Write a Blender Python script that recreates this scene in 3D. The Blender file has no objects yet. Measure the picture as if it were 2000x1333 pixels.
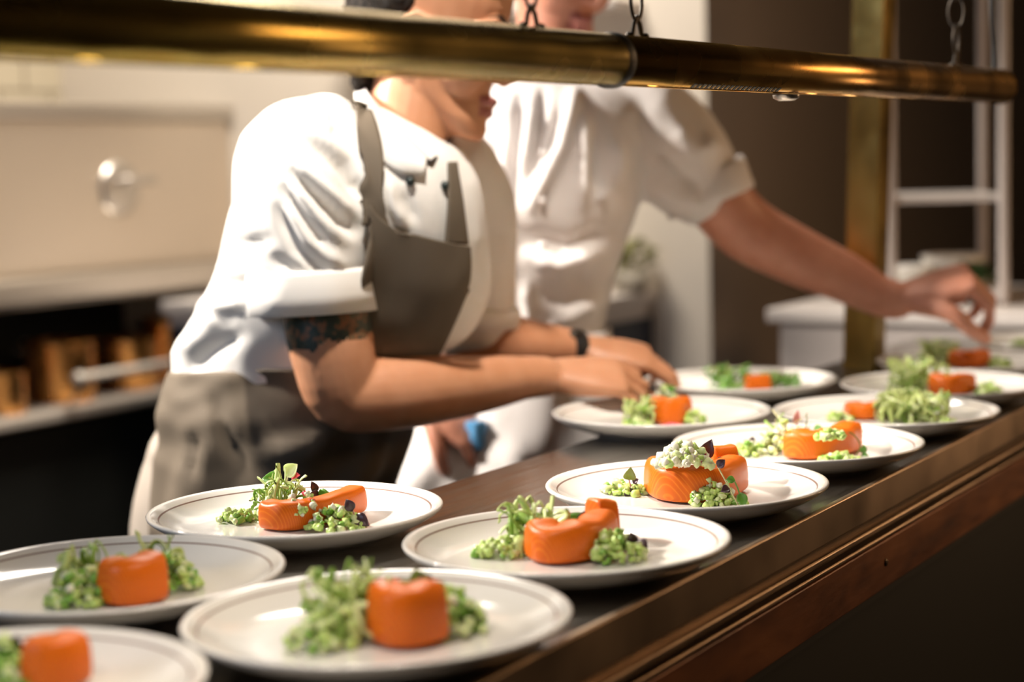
import bpy, bmesh, math, random
import numpy as np
from mathutils import Vector, Matrix, noise
from mathutils.bvhtree import BVHTree

S = bpy.context.scene
C = S.collection
R = math.radians

# ------------------------------------------------------------------ camera
F = 3503.2; PITCH = R(5.5733); ROLL = R(-1.5766); YAW = R(59.8); CAMZ = 1.251; KD = 1.09
ca, sa = math.cos(YAW), math.sin(YAW)
cp, sp = math.cos(PITCH), math.sin(PITCH)
cr, sr = math.cos(ROLL), math.sin(ROLL)
def V(x, y, z, k=KD): return Vector((x*ca + y*k*sa, -x*sa + y*k*ca, z + CAMZ))      # viewer's right, ahead, up -> world
def D(x, y, z): return Vector((x*ca + y*sa, -x*sa + y*ca, z))
def ray(px, py):
    a = (px-1000)/F; b = (666.5-py)/F
    u = a*cr - b*sr; v = a*sr + b*cr
    return (u, cp + v*sp, -sp + v*cp)
def P(px, py, d):
    r = ray(px, py); k = d*KD/r[1]
    return V(r[0]*k, d*KD, r[2]*k, 1)
def PZ(px, py, z):
    r = ray(px, py); k = (z-CAMZ)/r[2]
    return V(r[0]*k, r[1]*k, r[2]*k, 1)
def project(co):
    co = np.asarray(co); x = co[:, 0]*ca - co[:, 1]*sa; y = co[:, 0]*sa + co[:, 1]*ca; z = co[:, 2]-CAMZ
    d = y*cp - z*sp; v = y*sp + z*cp
    return np.stack([1000 + F*(x*cr + v*sr)/d, 666.5 - F*(-x*sr + v*cr)/d, d], 1)
FWD = D(0, 1, 0); RIGHT = D(1, 0, 0); UP = Vector((0, 0, 1))

cam = bpy.data.objects.new('camera', bpy.data.cameras.new('camera')); C.objects.link(cam)
r_, u_, f_ = D(cr, sr*sp, sr*cp), D(-sr, cr*sp, cr*cp), D(0, cp, -sp)
cam.matrix_world = Matrix(((r_.x, u_.x, -f_.x, 0), (r_.y, u_.y, -f_.y, 0), (r_.z, u_.z, -f_.z, CAMZ), (0, 0, 0, 1)))
cam.data.sensor_width = 36; cam.data.lens = F/2000*36; cam.data.clip_start = .02
cam.data.dof.use_dof = True; cam.data.dof.focus_distance = 1.70; cam.data.dof.aperture_fstop = 2.75
S.camera = cam

# ------------------------------------------------------------------ light and exposure
vs = S.view_settings
vs.view_transform = 'Standard'; vs.look = 'None'; vs.gamma = 1; vs.use_curve_mapping = False; vs.exposure = 0.0
w = bpy.data.worlds.new('world'); S.world = w; w.use_nodes = True
w.node_tree.nodes['Background'].inputs[0].default_value = (1, .86, .72, 1)
w.node_tree.nodes['Background'].inputs[1].default_value = .012
def lamp(name, kind, loc, target, energy, col, **kw):
    l = bpy.data.lights.new(name, kind); o = bpy.data.objects.new(name, l); C.objects.link(o)
    o.location = loc; o.rotation_euler = (Vector(target)-Vector(loc)).to_track_quat('-Z', 'Y').to_euler()
    l.energy = energy; l.color = col
    for k, v in kw.items(): setattr(l, k, v)
    return o
WARM = (1, .80, .58)
lamp('key_spot', 'SPOT', V(-1.75, 2.10, 1.0), V(.0, 2.10, .05), 490, (1, .91, .81), spot_size=R(54), spot_blend=.5, shadow_soft_size=.06)
lamp('pass_downlight', 'SPOT', V(-.15, 1.38, 1.5), V(-.03, 1.98, -.3), 235, (1, .91, .80), spot_size=R(35), spot_blend=.6, shadow_soft_size=.05)
lamp('pass_downlight', 'SPOT', V(.66, 2.15, 1.5), V(.72, 2.28, -.3), 20, (1, .86, .72), spot_size=R(32), spot_blend=.7, shadow_soft_size=.05)
lamp('edge_fill_light', 'POINT', (3.7, -.35, .92), (3.7, -.35, 0), 7, (1, .62, .34), shadow_soft_size=.16)  # added unseen fill, set low to put warm highlights on the counter's front edge
lamp('kitchen_ceiling_light', 'AREA', (3.1, 2.2, 2.8), (3.2, 2.75, .6), 60, (1, .91, .80), size=.7, shape='SQUARE')
lamp('dining_room_light', 'AREA', (3.45, -.95, 1.85), (1.7, .6, 1.2), 13, (1, .60, .30), size=1.3, size_y=.3, shape='RECTANGLE')
lamp('cool_side_light', 'AREA', V(-1.9, .6, .5), V(-.3, 2.0, -.1), 10, (.62, .76, 1), size=.8, shape='SQUARE')

# ------------------------------------------------------------------ materials
def mat(name, col, rough=.5, metal=0, **kw):
    m = bpy.data.materials.new(name); m.use_nodes = True
    b = m.node_tree.nodes['Principled BSDF']
    b.inputs['Base Color'].default_value = (*col, 1); b.inputs['Roughness'].default_value = rough; b.inputs['Metallic'].default_value = metal
    for k, v in kw.items():
        b.inputs[k.replace('_', ' ')].default_value = v
    return m
def nodes(m): return m.node_tree.nodes, m.node_tree.links, m.node_tree.nodes['Principled BSDF']
def coords(m, scale=(1, 1, 1), rot=(0, 0, 0), src='Object'):
    n, l, b = nodes(m); t = n.new('ShaderNodeTexCoord'); mp = n.new('ShaderNodeMapping')
    mp.inputs['Scale'].default_value = scale; mp.inputs['Rotation'].default_value = rot
    l.new(t.outputs[src], mp.inputs['Vector']); return mp.outputs['Vector']
def noise_mix(m, cols, scale=(1, 1, 1), nscale=10, detail=4, rot=(0, 0, 0), pos=None, distort=0):
    n, l, b = nodes(m); tx = n.new('ShaderNodeTexNoise'); tx.inputs['Scale'].default_value = nscale; tx.inputs['Detail'].default_value = detail
    tx.inputs['Distortion'].default_value = distort
    l.new(coords(m, scale, rot), tx.inputs['Vector'])
    r = n.new('ShaderNodeValToRGB'); e = r.color_ramp.elements
    pos = pos or [.3 + .4*i/(len(cols)-1) for i in range(len(cols))]
    while len(e) < len(cols): e.new(.5)
    for i, c in enumerate(cols): e[i].position = pos[i]; e[i].color = (*c, 1)
    l.new(tx.outputs['Fac'], r.inputs['Fac']); l.new(r.outputs['Color'], b.inputs['Base Color']); return m
def bump(m, nscale, strength, dist=.002, scale=(1, 1, 1), detail=3):
    n, l, b = nodes(m); tx = n.new('ShaderNodeTexNoise'); tx.inputs['Scale'].default_value = nscale; tx.inputs['Detail'].default_value = detail
    l.new(coords(m, scale), tx.inputs['Vector'])
    bp = n.new('ShaderNodeBump'); bp.inputs['Strength'].default_value = strength; bp.inputs['Distance'].default_value = dist
    l.new(tx.outputs['Fac'], bp.inputs['Height']); l.new(bp.outputs['Normal'], b.inputs['Normal']); return m
def rough_noise(m, a, b_, nscale, scale=(1, 1, 1)):
    n, l, b = nodes(m); tx = n.new('ShaderNodeTexNoise'); tx.inputs['Scale'].default_value = nscale
    l.new(coords(m, scale), tx.inputs['Vector']); mr = n.new('ShaderNodeMapRange')
    mr.inputs['From Min'].default_value = .3; mr.inputs['From Max'].default_value = .7; mr.inputs['To Min'].default_value = a; mr.inputs['To Max'].default_value = b_
    l.new(tx.outputs['Fac'], mr.inputs['Value']); l.new(mr.outputs['Result'], b.inputs['Roughness']); return m

M = {}
M['steel_top'] = rough_noise(bump(noise_mix(mat('brushed_steel', (.34, .315, .28), .3, 1), [(.30, .28, .25), (.36, .335, .30)], (3, 60, 1), 6), 14, .06, .0004, (2, 60, 1)), .17, .27, 4, (2, 30, 1))
M['steel'] = bump(mat('steel', (.58, .54, .49), .32, 1), 3, .25, .01, (1, 1, .25))
M['steel_panel'] = bump(mat('satin_steel_panel', (.72, .64, .55), .38, 1), 2.2, .35, .02, (1, 1, .3))
M['bronze'] = rough_noise(noise_mix(mat('bronzed_metal', (.5, .37, .26), .34, 1), [(.44, .32, .22), (.56, .42, .29)], (1, 1, 1), 14), .28, .42, 9)
M['bronze_dark'] = mat('dark_bronze', (.12, .085, .055), .4, 1)
M['wood'] = bump(noise_mix(mat('red_brown_board', (.2, .07, .025), .42, .25), [(.10, .032, .012), (.24, .085, .03), (.34, .13, .045)], (2, 8, 8), 3.5, 5, distort=.6), 9, .3, .002, (2, 8, 8))
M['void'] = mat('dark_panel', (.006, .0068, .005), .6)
M['brass'] = rough_noise(noise_mix(mat('brass_tube', (.62, .36, .10), .26, 1), [(.58, .32, .085), (.68, .41, .13)], (1, 1, 1), 12), .2, .32, 15)
M['brass_y'] = rough_noise(noise_mix(mat('yellow_brass_tube', (.55, .40, .10), .26, 1), [(.50, .36, .085), (.60, .44, .12)], (1, 1, 1), 12), .2, .3, 15)
M['brass_old'] = rough_noise(noise_mix(mat('aged_brass', (.42, .27, .08), .4, 1), [(.16, .105, .03), (.33, .225, .065), (.44, .28, .085)], (1, 1, .35), 11, 5), .3, .5, 20)
M['iron'] = mat('dark_iron', (.06, .05, .04), .45, .9)
M['black'] = mat('black_rubber', (.01, .01, .01), .5)
M['plate'] = mat('cream_porcelain', (.81, .78, .73), .14, 0, Coat_Weight=.4, Coat_Roughness=.06)
M['line'] = mat('rim_line_grey', (.27, .18, .15), .2)
M['salmon'] = mat('cured_salmon', (.85, .23, .025), .38, 0, Specular_IOR_Level=.3, Subsurface_Weight=.1, Subsurface_Radius=(.012, .004, .0015), Subsurface_Scale=.6)
def salmon_lines(m):
    n, l, b = nodes(m); wv = n.new('ShaderNodeTexWave'); wv.inputs['Scale'].default_value = 190; wv.inputs['Distortion'].default_value = 1.6; wv.inputs['Detail'].default_value = 1.5
    wv.inputs['Detail Scale'].default_value = .6
    l.new(coords(m, (1, .5, .45), (0, R(25), R(20))), wv.inputs['Vector'])
    r = n.new('ShaderNodeValToRGB'); e = r.color_ramp.elements
    e[0].position = 0; e[0].color = (.65, .118, .003, 1); e[1].position = 1; e[1].color = (.74, .185, .012, 1); e.new(.80).color = (.67, .130, .004, 1)
    l.new(wv.outputs['Fac'], r.inputs['Fac']); l.new(r.outputs['Color'], b.inputs['Base Color'])
salmon_lines(M['salmon'])
def leafy(name, col, rough=.4, ss=.2): return mat(name, col, rough, 0, Subsurface_Weight=ss, Subsurface_Radius=(.004, .006, .002), Subsurface_Scale=.5)
M['cuc1'] = leafy('cucumber_flesh', (.47, .62, .17), .35, .35); M['cuc2'] = leafy('cucumber_pale', (.64, .72, .36), .35, .35); M['cuc3'] = leafy('cucumber_skin', (.20, .40, .05), .35, .3)
M['onion'] = leafy('pale_onion', (.74, .72, .56)); M['frisee'] = leafy('frisee_pale', (.50, .58, .20)); M['frisee2'] = leafy('frisee_green', (.26, .42, .07))
M['leaf'] = leafy('green_leaf', (.10, .24, .03)); M['leafd'] = leafy('purple_leaf', (.055, .02, .03), .35, .05); M['leafo'] = leafy('olive_leaf', (.16, .17, .035))
M['stem'] = leafy('pale_stem', (.55, .50, .28)); M['stemp'] = leafy('pink_stem', (.50, .18, .20)); M['radish'] = leafy('radish_pink', (.72, .05, .12))
M['cloth'] = bump(mat('white_cotton', (.78, .755, .72), .85, 0, Sheen_Weight=.15), 900, .12, .0006)
M['cloth2'] = bump(mat('white_cotton_far', (.76, .72, .70), .85, 0, Sheen_Weight=.15), 900, .12, .0006)
M['apron'] = bump(mat('taupe_canvas', (.115, .088, .060), .8), 700, .2, .0006)
M['trouser'] = bump(mat('taupe_trousers', (.34, .29, .24), .85), 700, .2, .0006)
M['skin'] = noise_mix(mat('skin', (.62, .34, .21), .48, 0, Subsurface_Weight=.12, Subsurface_Radius=(.01, .004, .002), Subsurface_Scale=.6), [(.50, .225, .115), (.56, .27, .15)], (1, 1, 1), 30, 3)
M['skin2'] = noise_mix(mat('skin_far', (.62, .32, .23), .48, 0, Subsurface_Weight=.12, Subsurface_Radius=(.01, .004, .002), Subsurface_Scale=.6), [(.52, .22, .14), (.60, .28, .19)], (1, 1, 1), 30, 3)
M['lips'] = mat('lips', (.36, .12, .10), .4)
M['tattoo'] = noise_mix(mat('tattooed_skin', (.05, .06, .04), .5), [(.018, .030, .022), (.03, .045, .03), (.24, .09, .035), (.06, .075, .04)], (1, 1, 1), 75, 3, pos=[.40, .50, .57, .66])
M['hair'] = bump(noise_mix(mat('dark_hair', (.015, .01, .008), .75, 0, Specular_IOR_Level=.2), [(.008, .006, .005), (.022, .015, .010)], (1, 1, 1), 140, 2), 220, .8, .004)
M['hair2'] = bump(mat('brown_hair', (.04, .024, .014), .7, 0, Specular_IOR_Level=.25), 220, .8, .004)
M['eye'] = mat('eye', (.6, .56, .5), .2)
M['button'] = mat('dark_button', (.008, .018, .016), .35)
M['pipe'] = mat('dark_piping', (.03, .02, .015), .6)
M['blue'] = mat('blue_cloth', (.10, .32, .60), .8)
M['wall'] = bump(mat('cream_plaster', (.72, .64, .54), .8), 30, .1, .002)
M['wall_dark'] = bump(mat('umber_plaster', (.22, .175, .13), .8), 30, .1, .002)
M['wall_shaded'] = bump(mat('shaded_plaster', (.36, .30, .25), .8), 30, .1, .002)  # the cream plaster in a darker tone, shade put into the colour
M['floor'] = mat('dark_floor', (.03, .026, .022), .5)
M['ceiling'] = mat('dark_ceiling', (.05, .045, .04), .9)
M['navy'] = mat('navy_bin', (.008, .013, .03), .4)
M['copper'] = rough_noise(mat('copper_pan', (.72, .36, .12), .3, 1), .2, .45, 20)
M['lacq'] = mat('white_lacquer', (.72, .66, .62), .35)
M['grey'] = mat('warm_grey_panel', (.56, .50, .47), .45)
M['steel_rail'] = mat('pale_satin_steel', (.82, .74, .64), .5, .45)
M['herb'] = leafy('dark_herb', (.03, .07, .012)); M['yherb'] = leafy('yellow_herb', (.20, .19, .04)); M['terra'] = mat('pale_pot', (.5, .45, .36), .6)
def emit(name, col, s):
    m = mat(name, col, .5); n, l, b = nodes(m); b.inputs['Emission Color'].default_value = (*col, 1); b.inputs['Emission Strength'].default_value = s; return m
M['led'] = emit('lamp_glow', (1, .80, .56), 14)
def tile_mat():
    m = mat('cream_tiles', (.5, .44, .33), .25); n, l, b = nodes(m); br = n.new('ShaderNodeTexBrick'); br.inputs['Scale'].default_value = 1
    br.inputs['Color1'].default_value = (.56, .49, .36, 1); br.inputs['Color2'].default_value = (.48, .42, .31, 1); br.inputs['Mortar'].default_value = (.25, .21, .15, 1)
    br.inputs['Mortar Size'].default_value = .006; br.inputs['Brick Width'].default_value = .2; br.inputs['Row Height'].default_value = .1
    l.new(coords(m, (1, 1, 1), (R(90), 0, 0)), br.inputs['Vector']); l.new(br.outputs['Color'], b.inputs['Base Color']); return m
M['tile'] = tile_mat()

# ------------------------------------------------------------------ object helpers
def tag(o, label=None, cat=None, group=None, kind=None):
    for k, v in (('label', label), ('category', cat), ('group', group), ('kind', kind)):
        if v: o[k] = v
    return o
def thing(name, loc, label, cat, group=None, rz=0):
    o = bpy.data.objects.new(name, None); C.objects.link(o); o.location = loc; o.rotation_euler.z = rz; o.empty_display_size = .05
    return tag(o, label, cat, group)
def link(name, me, mats, parent=None, smooth=True):
    o = bpy.data.objects.new(name, me); C.objects.link(o)
    for m in (mats if isinstance(mats, (list, tuple)) else [mats]): me.materials.append(m)
    if smooth: me.polygons.foreach_set('use_smooth', [True]*len(me.polygons))
    if parent:                       # meshes are modelled in world coordinates, then hung on their thing
        o.parent = parent; o.matrix_parent_inverse = (Matrix.Translation(parent.location) @ Matrix.Rotation(parent.rotation_euler.z, 4, 'Z')).inverted()
    return o
def recentre(o, p):                  # top-level mesh: origin to its base
    p = Vector(p); o.data.transform(Matrix.Translation(-p)); o.location = p; return o
class B:                             # a bag of vertices and faces for ONE mesh
    def __init__(s): s.v = []; s.f = []; s.mi = []; s.cur = 0
    def add(s, v, f):
        k = len(s.v); s.v += [tuple(x) for x in v]; s.f += [tuple(i+k for i in q) for q in f]; s.mi += [s.cur]*len(f); return s
    def box(s, lo, hi, T=None):
        v = [Vector((x, y, z)) for x in (lo[0], hi[0]) for y in (lo[1], hi[1]) for z in (lo[2], hi[2])]
        if T: v = [T @ q for q in v]
        return s.add(v, [(0, 1, 3, 2), (4, 6, 7, 5), (0, 4, 5, 1), (2, 3, 7, 6), (0, 2, 6, 4), (1, 5, 7, 3)])
    def rings(s, rs, caps=True, closed=True):
        n = len(rs[0]); v = [p for r in rs for p in r]; f = []
        for i in range(len(rs)-1):
            for j in range(n if closed else n-1):
                k = (j+1) % n; f.append((i*n+j, i*n+k, (i+1)*n+k, (i+1)*n+j))
        if caps:
            for e, ring in ((0, rs[0]), (len(rs)-1, rs[-1])):
                c = sum((Vector(p) for p in ring), Vector())/n; v.append(c); ci = len(v)-1
                for j in range(n):
                    k = (j+1) % n; f.append((ci, e*n+k, e*n+j) if e == 0 else (ci, e*n+j, e*n+k))
        return s.add(v, f)
    def tube(s, pts, rad, n=12, flat=None, caps=True):
        pts = [Vector(p) for p in pts]; m = len(pts)
        if not hasattr(rad, '__len__'): rad = [rad]*m
        t0 = (pts[1]-pts[0]).normalized(); a = t0.orthogonal().normalized() if flat is None else (Vector(flat)-t0*t0.dot(Vector(flat))).normalized()
        rs = []
        for i in range(m):
            t = (pts[min(i+1, m-1)]-pts[max(i-1, 0)]).normalized(); a = (a-t*a.dot(t)).normalized(); b = t.cross(a)
            r = rad[i]; ru, rv = r if hasattr(r, '__len__') else (r, r)
            rs.append([pts[i] + a*ru*math.cos(2*math.pi*k/n) + b*rv*math.sin(2*math.pi*k/n) for k in range(n)])
        if caps:
            for end in (0, -1):      # round the ends
                c = pts[end]; t = (pts[0]-pts[1]).normalized() if end == 0 else (pts[-1]-pts[-2]).normalized()
                base = rs[end]; rr = (base[0]-c).length
                ex = [[c + (p-c)*math.cos(q) + t*rr*math.sin(q)*.8 for p in base] for q in (R(35), R(65), R(82))]
                rs = ex[::-1]+rs if end == 0 else rs+ex
        return s.rings(rs, caps)
    def ball(s, c, rad, n=14, m=9, T=None):
        c = Vector(c); rad = rad if hasattr(rad, '__len__') else (rad,)*3; rs = []
        for i in range(1, m):
            q = math.pi*i/m; ring = []
            for k in range(n):
                p = Vector((rad[0]*math.sin(q)*math.cos(2*math.pi*k/n), rad[1]*math.sin(q)*math.sin(2*math.pi*k/n), -rad[2]*math.cos(q)))
                ring.append(c + (T @ p if T else p))
            rs.append(ring)
        return s.rings(rs)
    def lathe(s, c, prof, n=48, mis=None):
        c = Vector(c); rs = [[c + Vector((r*math.cos(2*math.pi*k/n), r*math.sin(2*math.pi*k/n), z)) for k in range(n)] for r, z in prof]
        for i in range(len(rs)-1):
            if mis: s.cur = mis[i]
            s.rings(rs[i:i+2], False)
        s.cur = 0; return s
    def mesh(s, name):
        me = bpy.data.meshes.new(name); me.from_pydata(s.v, [], s.f); me.polygons.foreach_set('material_index', s.mi)
        bm = bmesh.new(); bm.from_mesh(me); bmesh.ops.remove_doubles(bm, verts=bm.verts, dist=1e-6); bmesh.ops.recalc_face_normals(bm, faces=bm.faces); bm.to_mesh(me); bm.free(); return me
    def obj(s, name, mats, parent=None, smooth=True): return link(name, s.mesh(name), mats, parent, smooth)
def bev(o, wdt=.003, seg=2):
    b = o.modifiers.new('bevel', 'BEVEL'); b.width = wdt; b.segments = seg; b.limit_method = 'ANGLE'; b.angle_limit = R(40)
    try: o.data.polygons.foreach_set('use_smooth', [False]*len(o.data.polygons))
    except Exception: pass
    return o
def solid(o, t, off=0):
    b = o.modifiers.new('thickness', 'SOLIDIFY'); b.thickness = t; b.offset = off; return o
def fuse(bag, voxel, it=4, fac=.5):  # overlapping closed shapes -> one continuous skin
    me = bag.mesh('tmp'); o = bpy.data.objects.new('tmp', me); C.objects.link(o)
    m = o.modifiers.new('r', 'REMESH'); m.mode = 'VOXEL'; m.voxel_size = voxel
    if it: s = o.modifiers.new('s', 'SMOOTH'); s.factor = fac; s.iterations = it
    dg = bpy.context.evaluated_depsgraph_get(); dg.update(); out = bpy.data.meshes.new_from_object(o.evaluated_get(dg))
    bpy.data.objects.remove(o); bpy.data.meshes.remove(me); return out
def getco(me):
    co = np.empty(len(me.vertices)*3); me.vertices.foreach_get('co', co); no = np.empty(len(me.vertices)*3); me.vertices.foreach_get('normal', no)
    return co.reshape(-1, 3), no.reshape(-1, 3)
def setco(me, co): me.vertices.foreach_set('co', co.ravel()); me.update()
def folds(me, lines, wob=.002, wscale=14, seed=0):
    """real cloth folds: push the surface out (amp > 0) or in along soft lines traced over it"""
    co, no = getco(me); pr = project(co); cw = np.array(cam.location); view = co-cw; facing = (view*no).sum(1) < 0
    disp = np.zeros(len(co))
    for pts, amp, wd in lines:
        pts = np.array(pts, float); best = np.full(len(co), 1e9); tt = np.zeros(len(co)); L = np.r_[0, np.cumsum(np.hypot(*np.diff(pts, axis=0).T))]
        for i in range(len(pts)-1):
            a, b = pts[i], pts[i+1]; ab = b-a; t = np.clip(((pr[:, :2]-a)@ab)/(ab@ab), 0, 1); q = np.hypot(*(pr[:, :2]-a-t[:, None]*ab).T)
            k = q < best; best[k] = q[k]; tt[k] = (L[i]+t[k]*(L[i+1]-L[i]))/L[-1]
        tap = np.clip(np.minimum(tt+.12, 1.12-tt)/.3, .15, 1)
        disp += np.where(facing, amp*tap*np.exp(-(best/wd)**2), 0)
    if wob:
        o = Vector((seed*3.1, seed*1.7, 0))
        disp += np.array([wob*noise.noise(Vector(c)*wscale*(1) + o) + .6*wob*noise.noise(Vector((c[0]*wscale*2.6, c[1]*wscale*2.6, c[2]*wscale*1.1)) + o) for c in co])
    setco(me, co + no*disp[:, None]); return me
def bvh(me):
    co, _ = getco(me); return BVHTree.FromPolygons([Vector(c) for c in co], [tuple(p.vertices) for p in me.polygons])
CAM = Vector(cam.location)
def hit(t, px, py, off=.004, d=None):
    dr = (P(px, py, 2)-CAM).normalized(); loc, nrm, i, dist = t.ray_cast(CAM, dr)
    if loc is None: return P(px, py, d or 2.0)
    if nrm.dot(dr) > 0: nrm = -nrm
    return loc + nrm*off
def catmull(pts, n):
    pts = [Vector(p) for p in pts]; out = []; m = len(pts)
    for i in range(m-1):
        p0, p1, p2, p3 = pts[max(i-1, 0)], pts[i], pts[i+1], pts[min(i+2, m-1)]
        for k in range(n):
            t = k/n; out.append(.5*((2*p1) + (p2-p0)*t + (2*p0-5*p1+4*p2-p3)*t*t + (3*p1-p0-3*p2+p3)*t**3))
    return out+[pts[-1]]
def patch(name, t, rows, m, parent, nu=14, nv=10, off=.005, thick=.003, creases=None):
    """cloth piece lying on a body surface between two traced lines (rows = list of traced point rows)"""
    rr = []
    for row in rows:
        c = catmull([Vector((x, y, 0)) for x, y in row], 8); L = [0]
        for i in range(1, len(c)): L.append(L[-1]+(c[i]-c[i-1]).length)
        o = []
        for k in range(nu+1):
            q = L[-1]*k/nu; i = max(j for j in range(len(L)) if L[j] <= q+1e-9); i = min(i, len(c)-2); o.append(c[i].lerp(c[i+1], (q-L[i])/max(1e-9, L[i+1]-L[i])))
        rr.append(o)
    cols = [catmull([r[k] for r in rr], nv) if len(rr) > 2 else [rr[0][k].lerp(rr[1][k], j/nv) for j in range(nv+1)] for k in range(nu+1)]
    g = [[hit(t, c.x, c.y, off) for c in col] for col in cols]
    b = B(); b.rings(g, False, False); me = b.mesh(name)
    if creases: folds(me, creases, .0015, 16, 3)
    o = link(name, me, m, parent); solid(o, thick, 0); return o

exec_order = []
# ------------------------------------------------------------------ the room
def struct(name, lo, hi, m):
    o = B().box(lo, hi).obj(name, m, smooth=False); recentre(o, ((lo[0]+hi[0])/2, (lo[1]+hi[1])/2, lo[2])); o['kind'] = 'structure'; return o
struct('floor', (-3, -3, -.1), (7, 3.85, 0), M['floor'])
struct('ceiling', (-3, -3, 2.9), (7, 3.85, 3.0), M['ceiling'])
struct('wall_back', (-3, 3.75, 0), (3.89, 3.85, 2.9), M['tile'])
wr_ = struct('wall_right', (3.89, 1.72, 0), (7, 3.85, 2.9), M['wall']); wr_.data.materials.append(M['wall_shaded'])
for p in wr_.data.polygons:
    if p.normal.y < -.9: p.material_index = 1  # shade of this less lit wall face is painted in
struct('wall_far', (7, -3, 0), (7.1, 3.85, 2.9), M['wall_dark'])
struct('wall_left', (-3.1, -3, 0), (-3, 3.85, 2.9), M['wall_dark'])
struct('wall_front', (-3, -3.1, 0), (7, -3, 2.9), M['wall_dark'])

# ------------------------------------------------------------------ serving counter
CZ = .92
def counter():
    t = thing('serving_counter', (1.2, .77, 0), 'long stainless steel serving counter with bronzed edge and red-brown board, carrying all the salad plates', 'counter')
    x0, x1 = -.5, 3.2
    bev(B().box((x0, .593, .898), (x1, 1.0, CZ)).obj('countertop', M['steel_top'], t), .0015)
    bev(B().box((x0, .587, .886), (x1, .5935, .9215)).obj('front_edge', M['bronze'], t), .0018, 3)
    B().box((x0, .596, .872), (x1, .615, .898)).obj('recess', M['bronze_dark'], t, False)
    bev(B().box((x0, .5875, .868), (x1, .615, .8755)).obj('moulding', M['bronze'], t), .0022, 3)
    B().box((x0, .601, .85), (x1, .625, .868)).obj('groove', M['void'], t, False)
    bev(B().box((x0, .5895, .856), (x1, .615, .8612)).obj('moulding', M['bronze'], t), .0018, 3)
    bev(B().box((x0, .592, .803), (x1, .615, .8535)).obj('lower_board', M['wood'], t), .0015)
    s = PZ(1770, 1110, .826); k = B(); T = Matrix.Translation((s.x, .5915, .83)) @ Matrix.Rotation(R(90), 4, 'X')
    k.lathe((0, 0, 0), [(0, .0012), (.003, .0012), (.0042, .0004), (.0044, -.001)], 16); k.v = [tuple(T @ Vector(v)) for v in k.v]
    k.obj('screw', M['bronze_dark'], t)
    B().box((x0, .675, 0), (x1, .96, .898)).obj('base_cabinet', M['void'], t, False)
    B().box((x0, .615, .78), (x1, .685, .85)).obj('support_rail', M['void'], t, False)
counter()

# ------------------------------------------------------------------ brass post
def post():
    c = PZ(1676, 726, CZ) + Vector((.0255, 0, 0)); b = B(); h = 1.6
    b.box((-.0255, -.0255, 0), (.0255, .0255, h))
    o = bev(b.obj('brass_post', M['brass_old']), .002, 2); o.location = c
    lean = D(1, 0, 0)*.018*0
    o.rotation_euler = (0, 0, 0)
    o.rotation_euler.rotate_axis('X', 0); ax = FWD.normalized(); o.rotation_mode = 'QUATERNION'
    from mathutils import Quaternion
    o.rotation_quaternion = Quaternion(ax, R(2.0))
    tag(o, 'square aged brass post rising from the counter between the plates', 'post')
post()

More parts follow.
